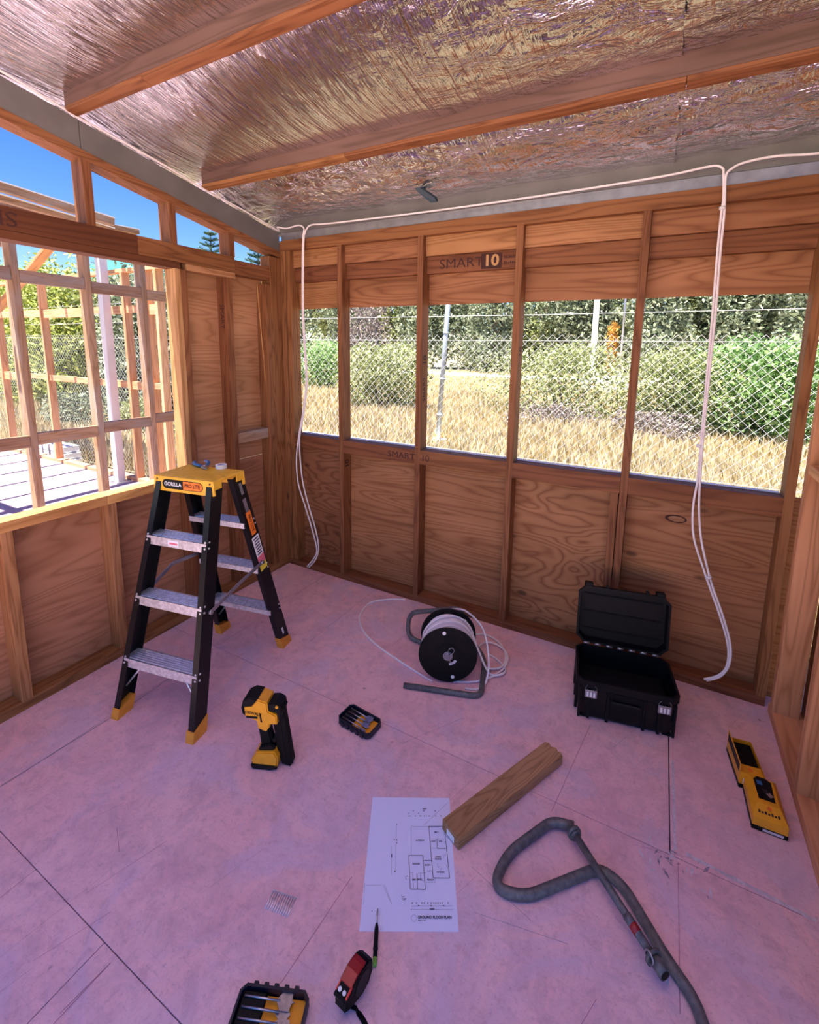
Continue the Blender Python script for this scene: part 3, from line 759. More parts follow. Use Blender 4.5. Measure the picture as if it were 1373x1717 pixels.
bit_case((1.388, -1.018, 0), math.atan2(-.04, .18)+R(8), -1, 'small open navy case of spade bits beside the nail gun')
d2 = (.159, .067); a2 = math.atan2(d2[1], d2[0])
c2 = Vector((1.706, -1.838, 0)) - Vector((-math.sin(a2), math.cos(a2), 0))*.050
bit_case(c2, a2, 1, 'open dark case of spade bits nearest the camera, left of the tape measure')

# ------------------------------------------------------------------ cable reel on its tube stand
def reel():
    t = tag(empty('cable_reel', (1.590, -.515, 0)), 'black cable reel wound with white cable on a grey tube stand', 'cable reel')
    axd = Vector((-.40, .917, 0)).normalized(); rdir = Vector((axd.y, -axd.x, 0))
    mt = Matrix(((rdir.x, axd.x, 0, 0), (rdir.y, axd.y, 0, 0), (0, 0, 1, .158), (0, 0, 0, 1)))
    for s, nm in ((-.085, 'front_flange'), (.085, 'rear_flange')):
        bm = bmesh.new(); add_cyl(bm, (0, s-.004, 0), (0, s+.004, 0), .147, 64)
        add_cyl(bm, (0, s-.007*(1 if s < 0 else -1), 0), (0, s, 0), .060, 40)
        fl = bm_obj(nm, bm, 'black', t, mt)
        for a in ((100, 283) if s < 0 else (45,)):
            x, z = .120*math.cos(R(a)), .120*math.sin(R(a))
            cyl('bolt_head', (x, s-.006, z), (x, s-.003, z), .009, 'white', fl, 14, mtx=mt)
    bm = bmesh.new()
    prof = []
    for k in range(97):
        yy = -.078+k*.156/96; prof.append((.119+.004*abs(math.sin(k*math.pi/6)), yy))
    Ls = [[(r_*math.cos(2*math.pi*j/48), yy, r_*math.sin(2*math.pi*j/48)) for j in range(48)] for r_, yy in prof]
    add_loft(bm, Ls)
    for f in bm.faces: f.smooth = True
    bm_obj('wound_cable', bm, 'cable', t, mt)
    # two slack outer turns
    for rr, y0, dz in ((.135, -.02, .004), (.130, -.055, .008), (.133, .035, .003)):
        P = [(rr*math.cos(a), y0+.012*math.sin(2*a), rr*math.sin(a)+dz) for a in np.linspace(0, 2*math.pi, 40, endpoint=False)]
        tube('slack_turn', P, .0045, 'cable', t, 8, True, mt)
    cyl('axle', (0, -.105, 0), (0, .11, 0), .016, 'galv', t, 20, mtx=mt)
    cyl('axle_washer', (0, -.098, 0), (0, -.094, 0), .024, 'galv', t, 24, mtx=mt)
    tube('spring_clip', smoothpath([(.008, -.103, .004), (.002, -.105, .022), (.006, -.106, .045), (.020, -.106, .052), (.030, -.106, .040), (.024, -.106, .024), (.012, -.105, .012), (.008, -.105, -.012), (.020, -.104, -.030)], 6), .0022, 'galv', t, 6, mtx=mt)
    bm = bmesh.new()
    arc = [(.052*math.cos(a), .052*math.sin(a)) for a in np.linspace(R(-80), R(-30), 8)] + [(.040*math.cos(a), .040*math.sin(a)) for a in np.linspace(R(-30), R(-80), 8)]
    add_prism(bm, arc, -.094, -.0915); bm_obj('flange_label', bm, 'dust', t, mt)
    # stand tube: front foot, right side, back, up and over as a handle
    o = Vector((1.590, -.515, 0)); z = .0135
    P = [Vector((1.448, -.726, z)), Vector((1.812, -.612, z)), Vector((1.735, -.345, z)), at(782, 1062, 1, -.335), at(772, 1020, 1, -.34), at(686, 1027, 1, -.36), at(683, 1068, 1, -.38), at(725, 1085, 1, -.38)]
    tube('stand_tube', [p-o for p in filletpath(P, [0, .05, .05, .04, .04, .06, .06, 0], 8)], .0135, 'tube', t, 14)
    return t
reel()
def cable_loop(name, px, r_, z0=None, **k):
    P = [at(*p, 2, .005) for p in px]; P = smoothpath(P, 8)
    if z0: P = [p+Vector((0, 0, z0(i/len(P)))) for i, p in enumerate(P)]
    return P
# loose ends of the reel's cable
P = cable_loop('c', [(725, 1143), (700, 1128), (640, 1088), (612, 1062), (603, 1040), (607, 1025), (622, 1010), (650, 1005), (680, 1005)], .004)
tag(tube('loose_cable', P, 0.0052, 'cable', None, 8), 'single white cable end curving over the floor left of the reel', 'cable', 'loose cable at the reel')
P = cable_loop('c', [(760, 1143), (800, 1143), (835, 1130), (850, 1112), (848, 1095), (830, 1082), (812, 1080), (800, 1092), (806, 1108), (815, 1122), (838, 1122), (848, 1105), (838, 1080), (815, 1065), (795, 1064)], .004)
P = [p+Vector((0, 0, .010*math.sin(math.pi*i/len(P)))) for i, p in enumerate(P)]
tag(tube('loose_cable', P, 0.0052, 'cable', None, 8), 'white cable coil lying on the floor right of the reel', 'cable', 'loose cable at the reel')
Q = [Vector((1.545, -.395, .275)), Vector((1.62, -.36, .27)), Vector((1.72, -.36, .20)), Vector((1.78, -.42, .09)), Vector((1.80, -.50, .02)), Vector((1.78, -.56, .006)), Vector((1.72, -.59, .006))]
tag(tube('loose_cable', smoothpath(Q, 8), 0.0052, 'cable', None, 8), 'white cable arching off the top of the reel down its right side', 'cable', 'loose cable at the reel')
Q = [Vector((1.60, -.40, .27)), Vector((1.66, -.39, .20)), Vector((1.72, -.41, .10)), Vector((1.79, -.44, .02)), Vector((1.84, -.43, .016)), Vector((1.86, -.37, .012)), Vector((1.80, -.31, .006)), Vector((1.74, -.285, .006))]
tag(tube('loose_cable', smoothpath(Q, 8), 0.0052, 'cable', None, 8), 'white cable dropping straight down behind the arching one at the reel', 'cable', 'loose cable at the reel')

# ------------------------------------------------------------------ black tool case, open
def tool_case():
    ang = R(10.5); t = tag(empty('tool_case', (2.413, -.335, 0), ang), 'open black hard tool case with silver latches by the back wall', 'tool case')
    W, D, H = .425, .280, .200
    bm = bmesh.new()
    add_loft(bm, [crect(W-.05, D-.05, .02, .006), crect(W-.03, D-.03, .025, .02), crect(W-.018, D-.018, .03, H-.045), crect(W, D, .03, H-.035), crect(W, D, .03, H), crect(W-.022, D-.022, .025, H), crect(W-.030, D-.030, .025, .075), crect(W-.05, D-.05, .02, .07)])
    body = bm_obj('body', bm, 'black', t)
    for x in (-.175, .175):
        for y in (-.10, .10): box('foot', x-.018, x+.018, y-.018, y+.018, 0, .008, 'black', body)
    for x in (-.195, -.155, -.075, .075, .135, .195):
        box('rib', x-.006, x+.006, -D/2+.003, -D/2+.016, .010, H-.036, 'black', t, .002)
    for sx in (-1, 1):
        for y in (-.08, 0, .08): box('rib', sx*(W/2-.006)-.007, sx*(W/2-.006)+.007, y-.006, y+.006, .012, H-.036, 'black', t, .002)
    box('front_handle', -.06, .06, -D/2-.006, -D/2+.010, .105, .125, 'black', t, .004)
    # moulded insert
    bm = bmesh.new(); pts = [(-.185, -.12), (.185, -.12), (.185, .115), (-.185, .115)]
    add_prism(bm, pts, .071, .105, 0, 'xy')
    add_prism(bm, [(-.18, -.115), (-.04, -.115), (0, -.08), (.10, -.075), (.17, -.05), (.17, .02), (.05, .03), (-.06, .05), (-.13, .02), (-.18, .01)], .105, .135, .006, 'xy')
    bm_obj('moulded_insert', bm, 'matte_black', t)
    # latches
    for x in (-.150, .150):
        la = box('latch', x-.026, x+.026, -D/2-.010, -D/2-.001, H-.075, H-.038, 'galv', t, .002)
        for k in range(3): box('latch_groove', x-.018+k*.014, x-.010+k*.014, -D/2-.0115, -D/2-.009, H-.068, H-.045, 'white', la, 0)
        tube('latch_wire', smoothpath([(x-.024, -D/2-.005, H-.036), (x-.022, -D/2-.010, H-.022), (x-.016, -D/2-.012, H-.012)], 5), .0016, 'galv', t, 6)
        tube('latch_wire', smoothpath([(x+.024, -D/2-.005, H-.036), (x+.022, -D/2-.010, H-.022), (x+.016, -D/2-.012, H-.012)], 5), .0016, 'galv', t, 6)
    # lid, hinged at the back top edge and leaning just past upright
    LD = D+.012; hinge = Matrix.Translation((0, D/2+.004, H+.004)) @ Matrix.Rotation(R(97), 4, 'X').inverted() @ Matrix.Rotation(R(0), 4, 'Z')
    # in lid space: x width, y from the hinge towards the opening edge (negative), z depth
    m2 = Matrix.Translation((0, D/2+.006, H+.006)) @ Matrix.Rotation(R(-96), 4, 'X')
    bm = bmesh.new(); yc = -LD/2
    add_loft(bm, [crect(W-.06, LD-.06, .03, .060, 0, yc), crect(W-.02, LD-.02, .03, .045, 0, yc), crect(W, LD, .035, .018, 0, yc), crect(W, LD, .035, 0, 0, yc), crect(W-.022, LD-.022, .03, 0, 0, yc), crect(W-.03, LD-.03, .03, .040, 0, yc)])
    lid = bm_obj('lid', bm, 'black', t, m2)
    for x, w in ((-.165, .020), (.165, .020), (-.078, .006), (.105, .008)):
        box('lid_catch', x-w, x+w, -LD-.014, -LD+.012, .004, .040 if w > .01 else .022, 'black', lid, .004, m2)
    for y in (-.06, -.15, -.24):
        box('lid_rib', -W/2+.03, W/2-.03, y-.004, y+.004, .0365, .0405, 'matte_black', lid, 0, m2)
    for k in range(7):
        x = -.16+k*.053; cyl('hinge_knuckle', (x-.014, D/2+.005, H+.005), (x+.014, D/2+.005, H+.005), .0055, 'galv', t, 10)
    return t
tool_case()

# ------------------------------------------------------------------ two yellow boxes
def carton(loc, rz, L, W, H, label, kind):
    t = tag(empty('fastener_box', loc, rz), label, 'box', 'yellow fastener boxes by the right wall')
    bm = bmesh.new()
    if kind == 0:   # open flap standing up along one side
        add_loft(bm, [crect(W, L, .0008, 0), crect(W, L, .0008, .024), crect(W, L, .0008, H), crect(W-.003, L-.003, .0008, H), crect(W-.003, L-.003, .0008, .012)])
    else:
        ch = .022
        add_loft(bm, [crect(W, L, .0008, 0), crect(W, L, .0008, H-ch)], True, False)
        lo = crect(W, L, .0008, H-ch); 
        top = crect(W-ch*1.6, L-ch*3.2, .0008, H, 0, .010)
        add_loft(bm, [lo, top], False, True)
    bmesh.ops.remove_doubles(bm, verts=bm.verts, dist=1e-5)
    body = bm_obj('carton', bm, 'yellow', t)
    box('black_band', -W/2-.0006, W/2+.0006, -L/2-.0006, L/2+.0006, .0008, .018, 'black', t, 0)
    if kind == 0:
        flap = box('flap', -W/2-.001, -W/2+.001, -L/2+.004, L/2, H, H+.030, 'yellow', t, 0)
        box('printed_panel', -W/2-.0018, -W/2-.0011, -L/2+.012, L/2-.01, H-.010, H+.022, 'black', flap, 0)
        box('tray_divider', -W/2+.003, W/2-.003, -L/2+.003, -L/2+.050, H-.012, H-.006, 'yellow', t, 0)
        box('nail_strips', -W/2+.005, W/2-.006, -L/2+.052, L/2-.008, .013, H-.012, 'matte_black', t, 0)
        cyl('printed_symbol', (.0, -L/2+.028, H-.006), (.0, -L/2+.028, H-.0052), .009, 'orange', t, 16)
        box('barcode_label', -.030, .004, -L/2-.0016, -L/2-.0008, .022, .044, 'white', t, 0)
        for k in range(6): box('printed_bars', -.027+k*.005, -.0245+k*.005, -L/2-.0022, -L/2-.0017, .024, .042, 'ink_grey', t, 0)
    else:
        wv = [(-.026, -.030), (.024, -.030), (.028, .06), (.012, .072), (-.014, .072), (-.028, .055)]
        prism('window', wv, H-.001, H+.0008, 'black', t, 0, 'xy')
        for k, (x, y) in enumerate(((-.010, .045), (.006, .010), (.010, -.008))): box('wrapped_contents', x-.009, x+.007, y-.010, y+.008, H+.0006, H+.0020, ('blue', 'navy', 'steel')[k], t, 0, Matrix.Rotation(.3*k, 4, 'Z'))
        sl = H-.016
        fm = frame_m((0, -L/2+.022, H-.0135), (1, 0, 0), (0, (L-(L-.0704))/2-.0, .022))
        for q in range(7): box('printed_mark', -.034+q*.0095, -.0275+q*.0095, -.005, .004-(q % 2)*.003, .0016, .0028, 'ink', t, 0, fm)
        cyl('printed_symbol', (0, -L/2+.032, H-.003), (0, -L/2+.032, H+.0012), .007, 'orange', t, 16)
        box('edge_print', -.020, .040, -L/2-.0014, -L/2-.0008, .005, .014, 'dust', t, 0)
    return t
carton((2.884, -.462, 0), R(7), .178, .082, .068, 'yellow fastener box with its flap standing up, the farther one', 0)
carton((2.922, -.625, 0), R(2), .188, .104, .072, 'yellow fastener box with a dark window, the nearer one', 1)

# ------------------------------------------------------------------ timber offcut on the floor
def offcut():
    a = Vector((1.9455, -1.272, 0)); b = Vector((2.193, -.764, 0)); L = (b-a).length; ang = math.atan2(b.y-a.y, b.x-a.x)
    t = tag(empty('timber_offcut', a, ang), 'short brown pine offcut lying across the corner of the paper plan', 'timber')
    bm = bmesh.new()
    add_prism(bm, [(0, -.043), (L-.008, -.043), (L, -.030), (L-.006, -.020), (L+.002, -.004), (L-.010, .012), (L-.002, .028), (L-.012, .043), (0, .043)], 0.0015, .045, .002, 'xy'); grain(bm, 0)
    w = bm_obj('board', bm, 'offcut', t)
    box('end_tag', -.0018, -.0004, -.020, .018, .008, .030, 'white', t, 0)
    return t
offcut()

# ------------------------------------------------------------------ A3 drawing
def plan_sheet():
    tl, tr_, bl, br = at(612, 1338), at(743, 1338), at(602, 1562), at(769, 1563)
    o = bl; ex = (br-bl).normalized(); ey = (tl-bl); ey = (ey-ex*ey.dot(ex)).normalized()
    ang = math.atan2(ex.y, ex.x)
    t = tag(empty('paper_plan', (o.x, o.y, 0), ang), 'white paper floor plan lying on the pink floor', 'paper')
    W = (br-bl).length; L = .5*((tl-bl).length+(tr_-br).length)
    bm = bmesh.new(); nx, ny = 12, 16
    V = [[bm.verts.new((W*i/nx, L*j/ny, .0012+.0010*math.sin(3*i/nx+2)*math.sin(2.5*j/ny))) for i in range(nx+1)] for j in range(ny+1)]
    for j in range(ny):
        for i in range(nx): bm.faces.new((V[j][i], V[j][i+1], V[j+1][i+1], V[j+1][i]))
    top = list(bm.faces); r_ = bmesh.ops.extrude_face_region(bm, geom=top)
    for v in [g for g in r_['geom'] if isinstance(g, bmesh.types.BMVert)]: v.co.z -= .0006
    bm_obj('sheet', bm, 'paper', t)
    inv = Matrix.Rotation(-ang, 4, 'Z') @ Matrix.Translation((-o.x, -o.y, 0))
    def lp(x, y): p = inv @ at(600+x/7.155, 1330+y/7.154, 2, .002); return Vector((p.x, p.y, 0))
    def lines(name, segs, w):
        bm = bmesh.new()
        for (x0, y0, x1, y1) in segs:
            a, b = lp(x0, y0), lp(x1, y1)
            if (b-a).length < 1e-5: continue
            n_ = Vector((-(b-a).y, (b-a).x, 0)).normalized()*w/2
            bm.faces.new([bm.verts.new(q+Vector((0, 0, .0027))) for q in (a-n_, b-n_, b+n_, a+n_)])
        return bm_obj(name, bm, 'ink_grey', t)
    heavy = [(850, 398, 1015, 398), (850, 398, 903, 1018), (903, 1018, 1100, 1020), (1040, 440, 1100, 1020), (948, 550, 953, 662), (953, 662, 1055, 664), (610, 748, 780, 748), (610, 748, 628, 1150), (628, 1152, 810, 1155), (780, 748, 808, 1155), (708, 960, 715, 1150), (795, 808, 885, 810)]
    lines('plan_lines', heavy, .0016)
    light = [(638, 400, 640, 745), (640, 400, 850, 400), (885, 660, 955, 662), (960, 552, 1040, 550), (885, 550, 950, 550), (625, 960, 660, 958), (720, 962, 800, 960), (800, 960, 885, 930), (815, 1070, 925, 1072), (925, 1072, 925, 1010), (830, 930, 880, 930), (1030, 740, 1060, 740), (1030, 740, 1030, 785), (955, 840, 960, 890), (960, 890, 990, 880), (1055, 860, 1080, 900), (655, 965, 670, 1145), (745, 970, 750, 1050), (745, 1050, 800, 1052), (400, 640, 402, 980), (462, 380, 450, 950), (640, 1355, 1140, 1355), (635, 1395, 1145, 1395), (90, 1108, 290, 1105), (85, 1075, 70, 1340), (300, 1105, 390, 1300), (318, 1095, 405, 1330), (1010, 890, 990, 940), (640, 1320, 640, 1410)]
    lines('thin_lines', light, .0005)
    ticks = [(x, 275, x+12, 275) for x in (600, 620, 683, 735, 752, 790, 815, 838, 855, 925, 990)] + [(x, 1318, x+14, 1318) for x in (645, 695, 760, 785, 830, 872, 905, 930, 955, 980, 1005, 1075)] + [(x, 215, x+16, 215) for x in (655, 785, 920)] + [(x, 243, x+14, 243) for x in (600, 720)] + [(x, 1352, x+18, 1352) for x in (720, 870, 1020)] + [(436, y, 436, y+20) for y in (550,)] + [(468, y, 468, y+16) for y in (370, 555, 590)] + [(406, 730, 406, 775), (443, 930, 443, 955), (165, 1410, 172, 1420)]
    lines('dimension_marks', ticks, .0022)
    up = Vector((0, 1, 0)); ri = Vector((1, 0, 0))
    def tx(s, size, x, y, b=.0, al='CENTER'):
        p = lp(x, y); return text('printed_lettering', s, size, (p.x, p.y, .0026), ri, up, 'ink_grey', t, bold=b, align=al, lift=.0003)
    tx('GROUND FLOOR PLAN', .0095, 717, 1490, .03, 'LEFT'); tx('Scale 1:100', .005, 720, 1528, .0, 'LEFT')
    for s, x, y in (('ALFRESCO', 745, 568), ('BED 1', 945, 470), ('LIVING\nDINING', 962, 780), ('GARAGE', 697, 850), ('ENTRY', 838, 865), ('KITCHEN', 993, 950), ('BED 2', 683, 1040), ('BATH', 738, 1035), ('L\'DRY', 905, 580), ('WIR', 990, 580), ('10250', 797, 187), ('10250', 887, 1392), ('PORCH', 870, 1042)):
        tx(s, .0062, x, y, .02)
    p = lp(672, 1502); bm = bmesh.new(); n = 20
    for k in range(n):
        a, b = 2*math.pi*k/n, 2*math.pi*(k+1)/n
        bm.faces.new([bm.verts.new((p.x+r__*math.cos(q), p.y+r__*math.sin(q), .0028)) for r__, q in ((.0085, a), (.0085, b), (.0080, b), (.0080, a))])
    bm_obj('north_symbol', bm, 'ink_grey', t)
    lines('pen_scribble', [(520, 1215, 535, 1250), (535, 1250, 560, 1240), (525, 1270, 580, 1265), (540, 1285, 575, 1275), (570, 1000, 580, 1040), (580, 990, 605, 1010)], .0010)
plan_sheet()

# ------------------------------------------------------------------ screwdriver
a = at(633, 1523, 2, .008); b = at(628, 1620, 2, .008); L = (b-a).length; d = (b-a).normalized()
t = tag(empty('screwdriver', (a.x, a.y, 0), math.atan2(d.y, d.x)), 'small black screwdriver with a green end lying half on the paper plan', 'screwdriver')
bm = bmesh.new(); add_tube(bm, [(0, 0, .0075), (.004, 0, .0075), (L*.30, 0, .0075)], [.0012, .0024, .0026], 10); bm_obj('shaft', bm, 'steel', t)
bm = bmesh.new(); add_tube(bm, [(L*.28, 0, .0075), (L*.34, 0, .0075), (L*.42, 0, .0075), (L*.68, 0, .0075), (L*.70, 0, .0075), (L*.73, 0, .0075), (L*.74, 0, .0075), (L*.88, 0, .0075)], [.003, .0052, .0062, .0062, .0072, .0072, .0058, .0062], 14); bm_obj('handle', bm, 'matte_black', t)
bm = bmesh.new(); add_tube(bm, [(L*.87, 0, .0075), (L*.96, 0, .0075), (L, 0, .0075)], [.0066, .0066, .0045], 14); bm_obj('end_cap', bm, 'green', t)

# ------------------------------------------------------------------ tape measure
def tape_measure():
    c = at(589, 1660, 2, .030)
    away = Vector((c.x-CP.x, c.y-CP.y, 0)).normalized(); ang = math.atan2(-away.y, -away.x)   # local x towards the camera
    t = tag(empty('tape_measure', (c.x, c.y, 0), ang-R(48)), 'red and black tape measure with a black strap near the screwdriver', 'tape measure')
    t.rotation_euler = (0, -R(24), ang-R(42)); t.location.z = .011; t.scale = (1.03, 1.03, 1.03)
    # side outline (x forward, z up), mouth high at the front
    out = [(.047, .004), (.020, .001), (-.020, .002), (-.044, .016), (-.050, .042), (-.040, .066), (-.018, .078), (.004, .076), (.022, .070), (.044, .052), (.052, .030)]
    out = [(x, z) for x, z in out]
    prism('casing', out, -.020, .020, 'matte_black', t, .004)
    prism('red_grip', [(-.006, .0785), (.008, .0775), (.026, .0705), (.046, .054), (.043, .050), (.020, .066), (-.004, .074)], -.017, .017, 'red', t, .001)
    cyl('side_disc', (-.002, .0195, .040), (-.002, .0225, .040), .026, 'black', t, 32)
    n = Vector((.62, 0, .78)).normalized(); m_ = frame_m((.050, 0, .043), (0, 1, 0), (-n.z, 0, n.x))
    box('mouth_frame', -.018, .018, -.010, .014, -.003, .003, 'bright_red', t, .001, m_)
    box('mouth', -.014, .014, -.010, .009, .0025, .0038, 'matte_black', t, 0, m_)
    for x in (-.007, .007): cyl('hook_rivet', m_ @ Vector((x, -.004, .0035)), m_ @ Vector((x, -.004, .0058)), .0046, 'white', t, 16)
    box('hook_lip', -.016, .016, -.018, -.010, -.004, .006, 'matte_black', t, .001, m_)
    inv = t.matrix_basis.inverted()
    P = [inv @ at(*p, 2, .003) for p in ((597, 1690), (603, 1700), (612, 1715), (622, 1740), (636, 1770))]
    P = smoothpath([Vector((.040, 0, .010))]+P, 6); bm = bmesh.new(); rows = []
    for i, p in enumerate(P):
        q = P[min(i+1, len(P)-1)]-P[max(i-1, 0)]; q.z = 0; n_ = Vector((-q.y, q.x, 0)).normalized()*.0065
        rows.append([bm.verts.new(p+n_), bm.verts.new(p-n_), bm.verts.new(p-n_-Vector((0, 0, .002))), bm.verts.new(p+n_-Vector((0, 0, .002)))])
    for u_, v_ in zip(rows, rows[1:]):
        for k in range(4): bm.faces.new((u_[k], u_[(k+1) % 4], v_[(k+1) % 4], v_[k]))
    bm.faces.new(rows[0]); bm.faces.new(rows[-1][::-1]); bm_obj('wrist_strap', bm, 'matte_black', t)
tape_measure()

# ------------------------------------------------------------------ strip of brads
a = at(452, 1508); b = at(489, 1521); ang = math.atan2((b-a).y, (b-a).x); L = (b-a).length
t = tag(empty('nail_strip', (a.x, a.y, 0), ang), 'short strip of silver nails lying alone on the floor', 'nails')
for k in range(11):
    x = L*k/10
    bm = bmesh.new(); add_tube(bm, [(x, -.026, .0017), (x, .022, .0017)], .0015, 6); add_box(bm, x-.0028, x+.0028, .022, .0240, .0002, .0042); bm_obj('nail', bm, 'alu', t)

# ------------------------------------------------------------------ bent tube frame in the foreground
def tube_frame():
    o = at(1000, 1460); t = tag(empty('bent_tube_frame', (o.x, o.y, 0)), 'bent grey steel tube stand lying loose on the floor in the foreground', 'tube stand')
    z = .0155
    px = [(962, 1392), (925, 1378), (850, 1432), (826, 1488), (880, 1505), (1005, 1455), (1045, 1485), (1120, 1612), (1168, 1680), (1190, 1760), (1190, 1850)]
    P = [at(*p, 2, z) for p in px]
    P[0].z = .030; P[1].z = .020
    tube('main_tube', [p-o.xyz for p in filletpath(P, [0, .06, .07, .10, .06, .055, .05, .2, .1, .1, 0], 8)], .0155, 'tube', t, 16)
    A = at(962, 1396, 2, .040); B = at(1108, 1625, 2, .050)
    d = (B-A).normalized()
    tube('straight_tube', [A-o, A.lerp(B, .98)-o], .0115, 'tube', t, 14)
    for q, r_, w in ((0.005, .024, .005), (.03, .018, .004)):
        p = A.lerp(B, q)-o; cyl('collar', p-d*w, p+d*w, r_, 'tube', t, 24)
    p = A.lerp(B, .745)-o; cyl('red_tape', p-d*.016, p+d*.016, .0125, 'red', t, 18)
    p = A.lerp(B, .70)-o; cyl('tape_wrap', p-d*.012, p+d*.012, .0130, 'tube', t, 18)
    side = d.cross(Vector((0, 0, 1))).normalized()
    p = A.lerp(B, .93)-o; cyl('washer', p-d*.004, p+d*.004, .024, 'tube', t, 24)
    e = A.lerp(B, 1.0)-o; cyl('end_sleeve', e-d*.020, e+d*.014, .0165, 'tube', t, 18); cyl('bore', e+d*.0135, e+d*.0150, .0125, 'matte_black', t, 18)
    p = A.lerp(B, .93)-o
    tube('clip_ring', [p+side*.014+Vector((0, 0, .006))+Vector((math.cos(a_)*.014*d.x, math.cos(a_)*.014*d.y, math.sin(a_)*.016)) for a_ in np.linspace(0, 2*math.pi, 20, endpoint=False)], .0024, 'galv', t, 8, True)
    tube('clip_pin', smoothpath([p-side*.01+d*.02-Vector((0, 0, .005)), p-side*.014+d*.035-Vector((0, 0, .016)), p-side*.006+d*.045-Vector((0, 0, .028))], 5), .0022, 'galv', t, 8)
tube_frame()

# ------------------------------------------------------------------ electrical cables on the walls
def wall_cable(pts, label, ties=()):
    t = tag(tube('electrical_cable', smoothpath(pts, 8), .0052, 'cable', None, 8), label, 'cable', 'pale cables clipped round the top of the walls')
    for p in ties:
        bm = bmesh.new(); add_cyl(bm, Vector(p)-Vector((0, 0, .006)), Vector(p)+Vector((0, 0, .006)), .0125, 12); bm_obj('cable_tie', bm, 'white', t)
    return t
b0 = lambda x, y, Y=-.022: at(x, y, 1, Y)
lf = lambda y, dz=.014: Vector((.004, y, rake(y)+.124+dz))
dropL = [b0(508, 398), b0(507, 430), b0(507, 520), b0(510, 580), b0(513, 640), b0(508, 690), b0(501, 730, -.03), b0(497, 770, -.03), b0(500, 810, -.03), b0(512, 850, -.03), b0(524, 890, -.03), b0(531, 920, -.03), b0(527, 935, -.04), b0(515, 950, -.05)]
dropL2 = [p+Vector((.011, -.002, 0)) for p in dropL[:7]] + [b0(503, 765, -.035), b0(508, 810, -.035), b0(518, 850, -.035), b0(529, 888, -.035), b0(534, 918, -.037), b0(529, 938, -.045), b0(518, 951, -.055)]
wall_cable([lf(-3.2), lf(-2.6), lf(-1.9), lf(-1.5), lf(-1.25, .006), lf(-.9, .012), lf(-.58, .006), lf(-.3), Vector((.012, -.03, 2.462)), b0(465, 381), b0(480, 383), b0(500, 378), b0(509, 382), b0(509, 390)] + dropL,
           'pale cable from the raked steel down into the left corner of the back wall')
wall_cable(dropL2[::-1] + [b0(511, 392), b0(514, 384), b0(523, 377), b0(560, 374), b0(700, 357), b0(840, 338), b0(1000, 314), b0(1120, 294), b0(1180, 281), b0(1200, 278), b0(1211, 282), b0(1213, 292)] +
           [b0(1213, 330), b0(1209, 360), b0(1203, 420), b0(1195, 520), b0(1186, 620), b0(1177, 720), b0(1170, 800, -.03), b0(1162, 850, -.03), b0(1163, 900, -.03), b0(1178, 950, -.03), b0(1190, 985, -.03), b0(1206, 1030, -.04), b0(1220, 1080, -.05), b0(1219, 1115, -.06), b0(1205, 1132, -.07), b0(1180, 1139, -.08)],
           'pale cable looping along the whole back beam between both hanging drops', [b0(1211, 349), b0(1188, 968, -.035), b0(1172, 748)])
wall_cable([Vector((3.02, -.022, 2.487)), b0(1373, 257), b0(1300, 262), b0(1250, 272), b0(1228, 282), b0(1217, 295), b0(1215, 330), b0(1214, 360), b0(1208, 420), b0(1200, 520), b0(1190, 620), b0(1180, 720), b0(1174, 800, -.03), b0(1172, 850, -.03), b0(1175, 900, -.03), b0(1184, 945, -.03), b0(1195, 985, -.03), b0(1211, 1030, -.04), b0(1224, 1078, -.05), b0(1223, 1112, -.06), b0(1208, 1134, -.07), b0(1184, 1141, -.08)],
           'pale cable coming from the right end of the back beam down to the floor')

# ------------------------------------------------------------------ outdoors: ground
GZ = -.28
def groundmat():
    m, nt, b = newmat('field_ground')
    g = nt.nodes.new('ShaderNodeNewGeometry').outputs['Position']
    n1 = noise(nt, g, .25, 4, .6); n2 = noise(nt, g, 9, 6, .8)
    c = ramp(nt, n1, [(.35, (.58, .52, .30)), (.55, (.72, .59, .36)), (.7, (.76, .65, .44))])
    c = mixc(nt, ramp(nt, n2, [(.35, (.7,)*3), (.55, (0, 0, 0))]), c, (.30, .22, .10))
    nt.links.new(c, b.inputs['Base Color']); b.inputs['Roughness'].default_value = .95
    nt.links.new(bump(nt, n2, .8, .1), b.inputs['Normal']); return m
M['field'] = groundmat()
gr = box('ground', -90, 90, -30, 140, GZ-.3, GZ, 'field', None, 0); struct(gr)
def strip_ground(name, y0, y1, z, mat, label=None):
    o = box(name, -60, 60, y0, y1, GZ-.01, GZ+z, mat, None, 0); return struct(o)
M['road'] = plain('pale_gravel', (.74, .72, .68), .9, 0, .06, 3)
strip_ground('trim_road', 29, 33.5, .03, 'road'); strip_ground('trim_track', 14.6, 15.7, .012, 'road')

pbx = at(733, 752, 2, GZ+.02).x
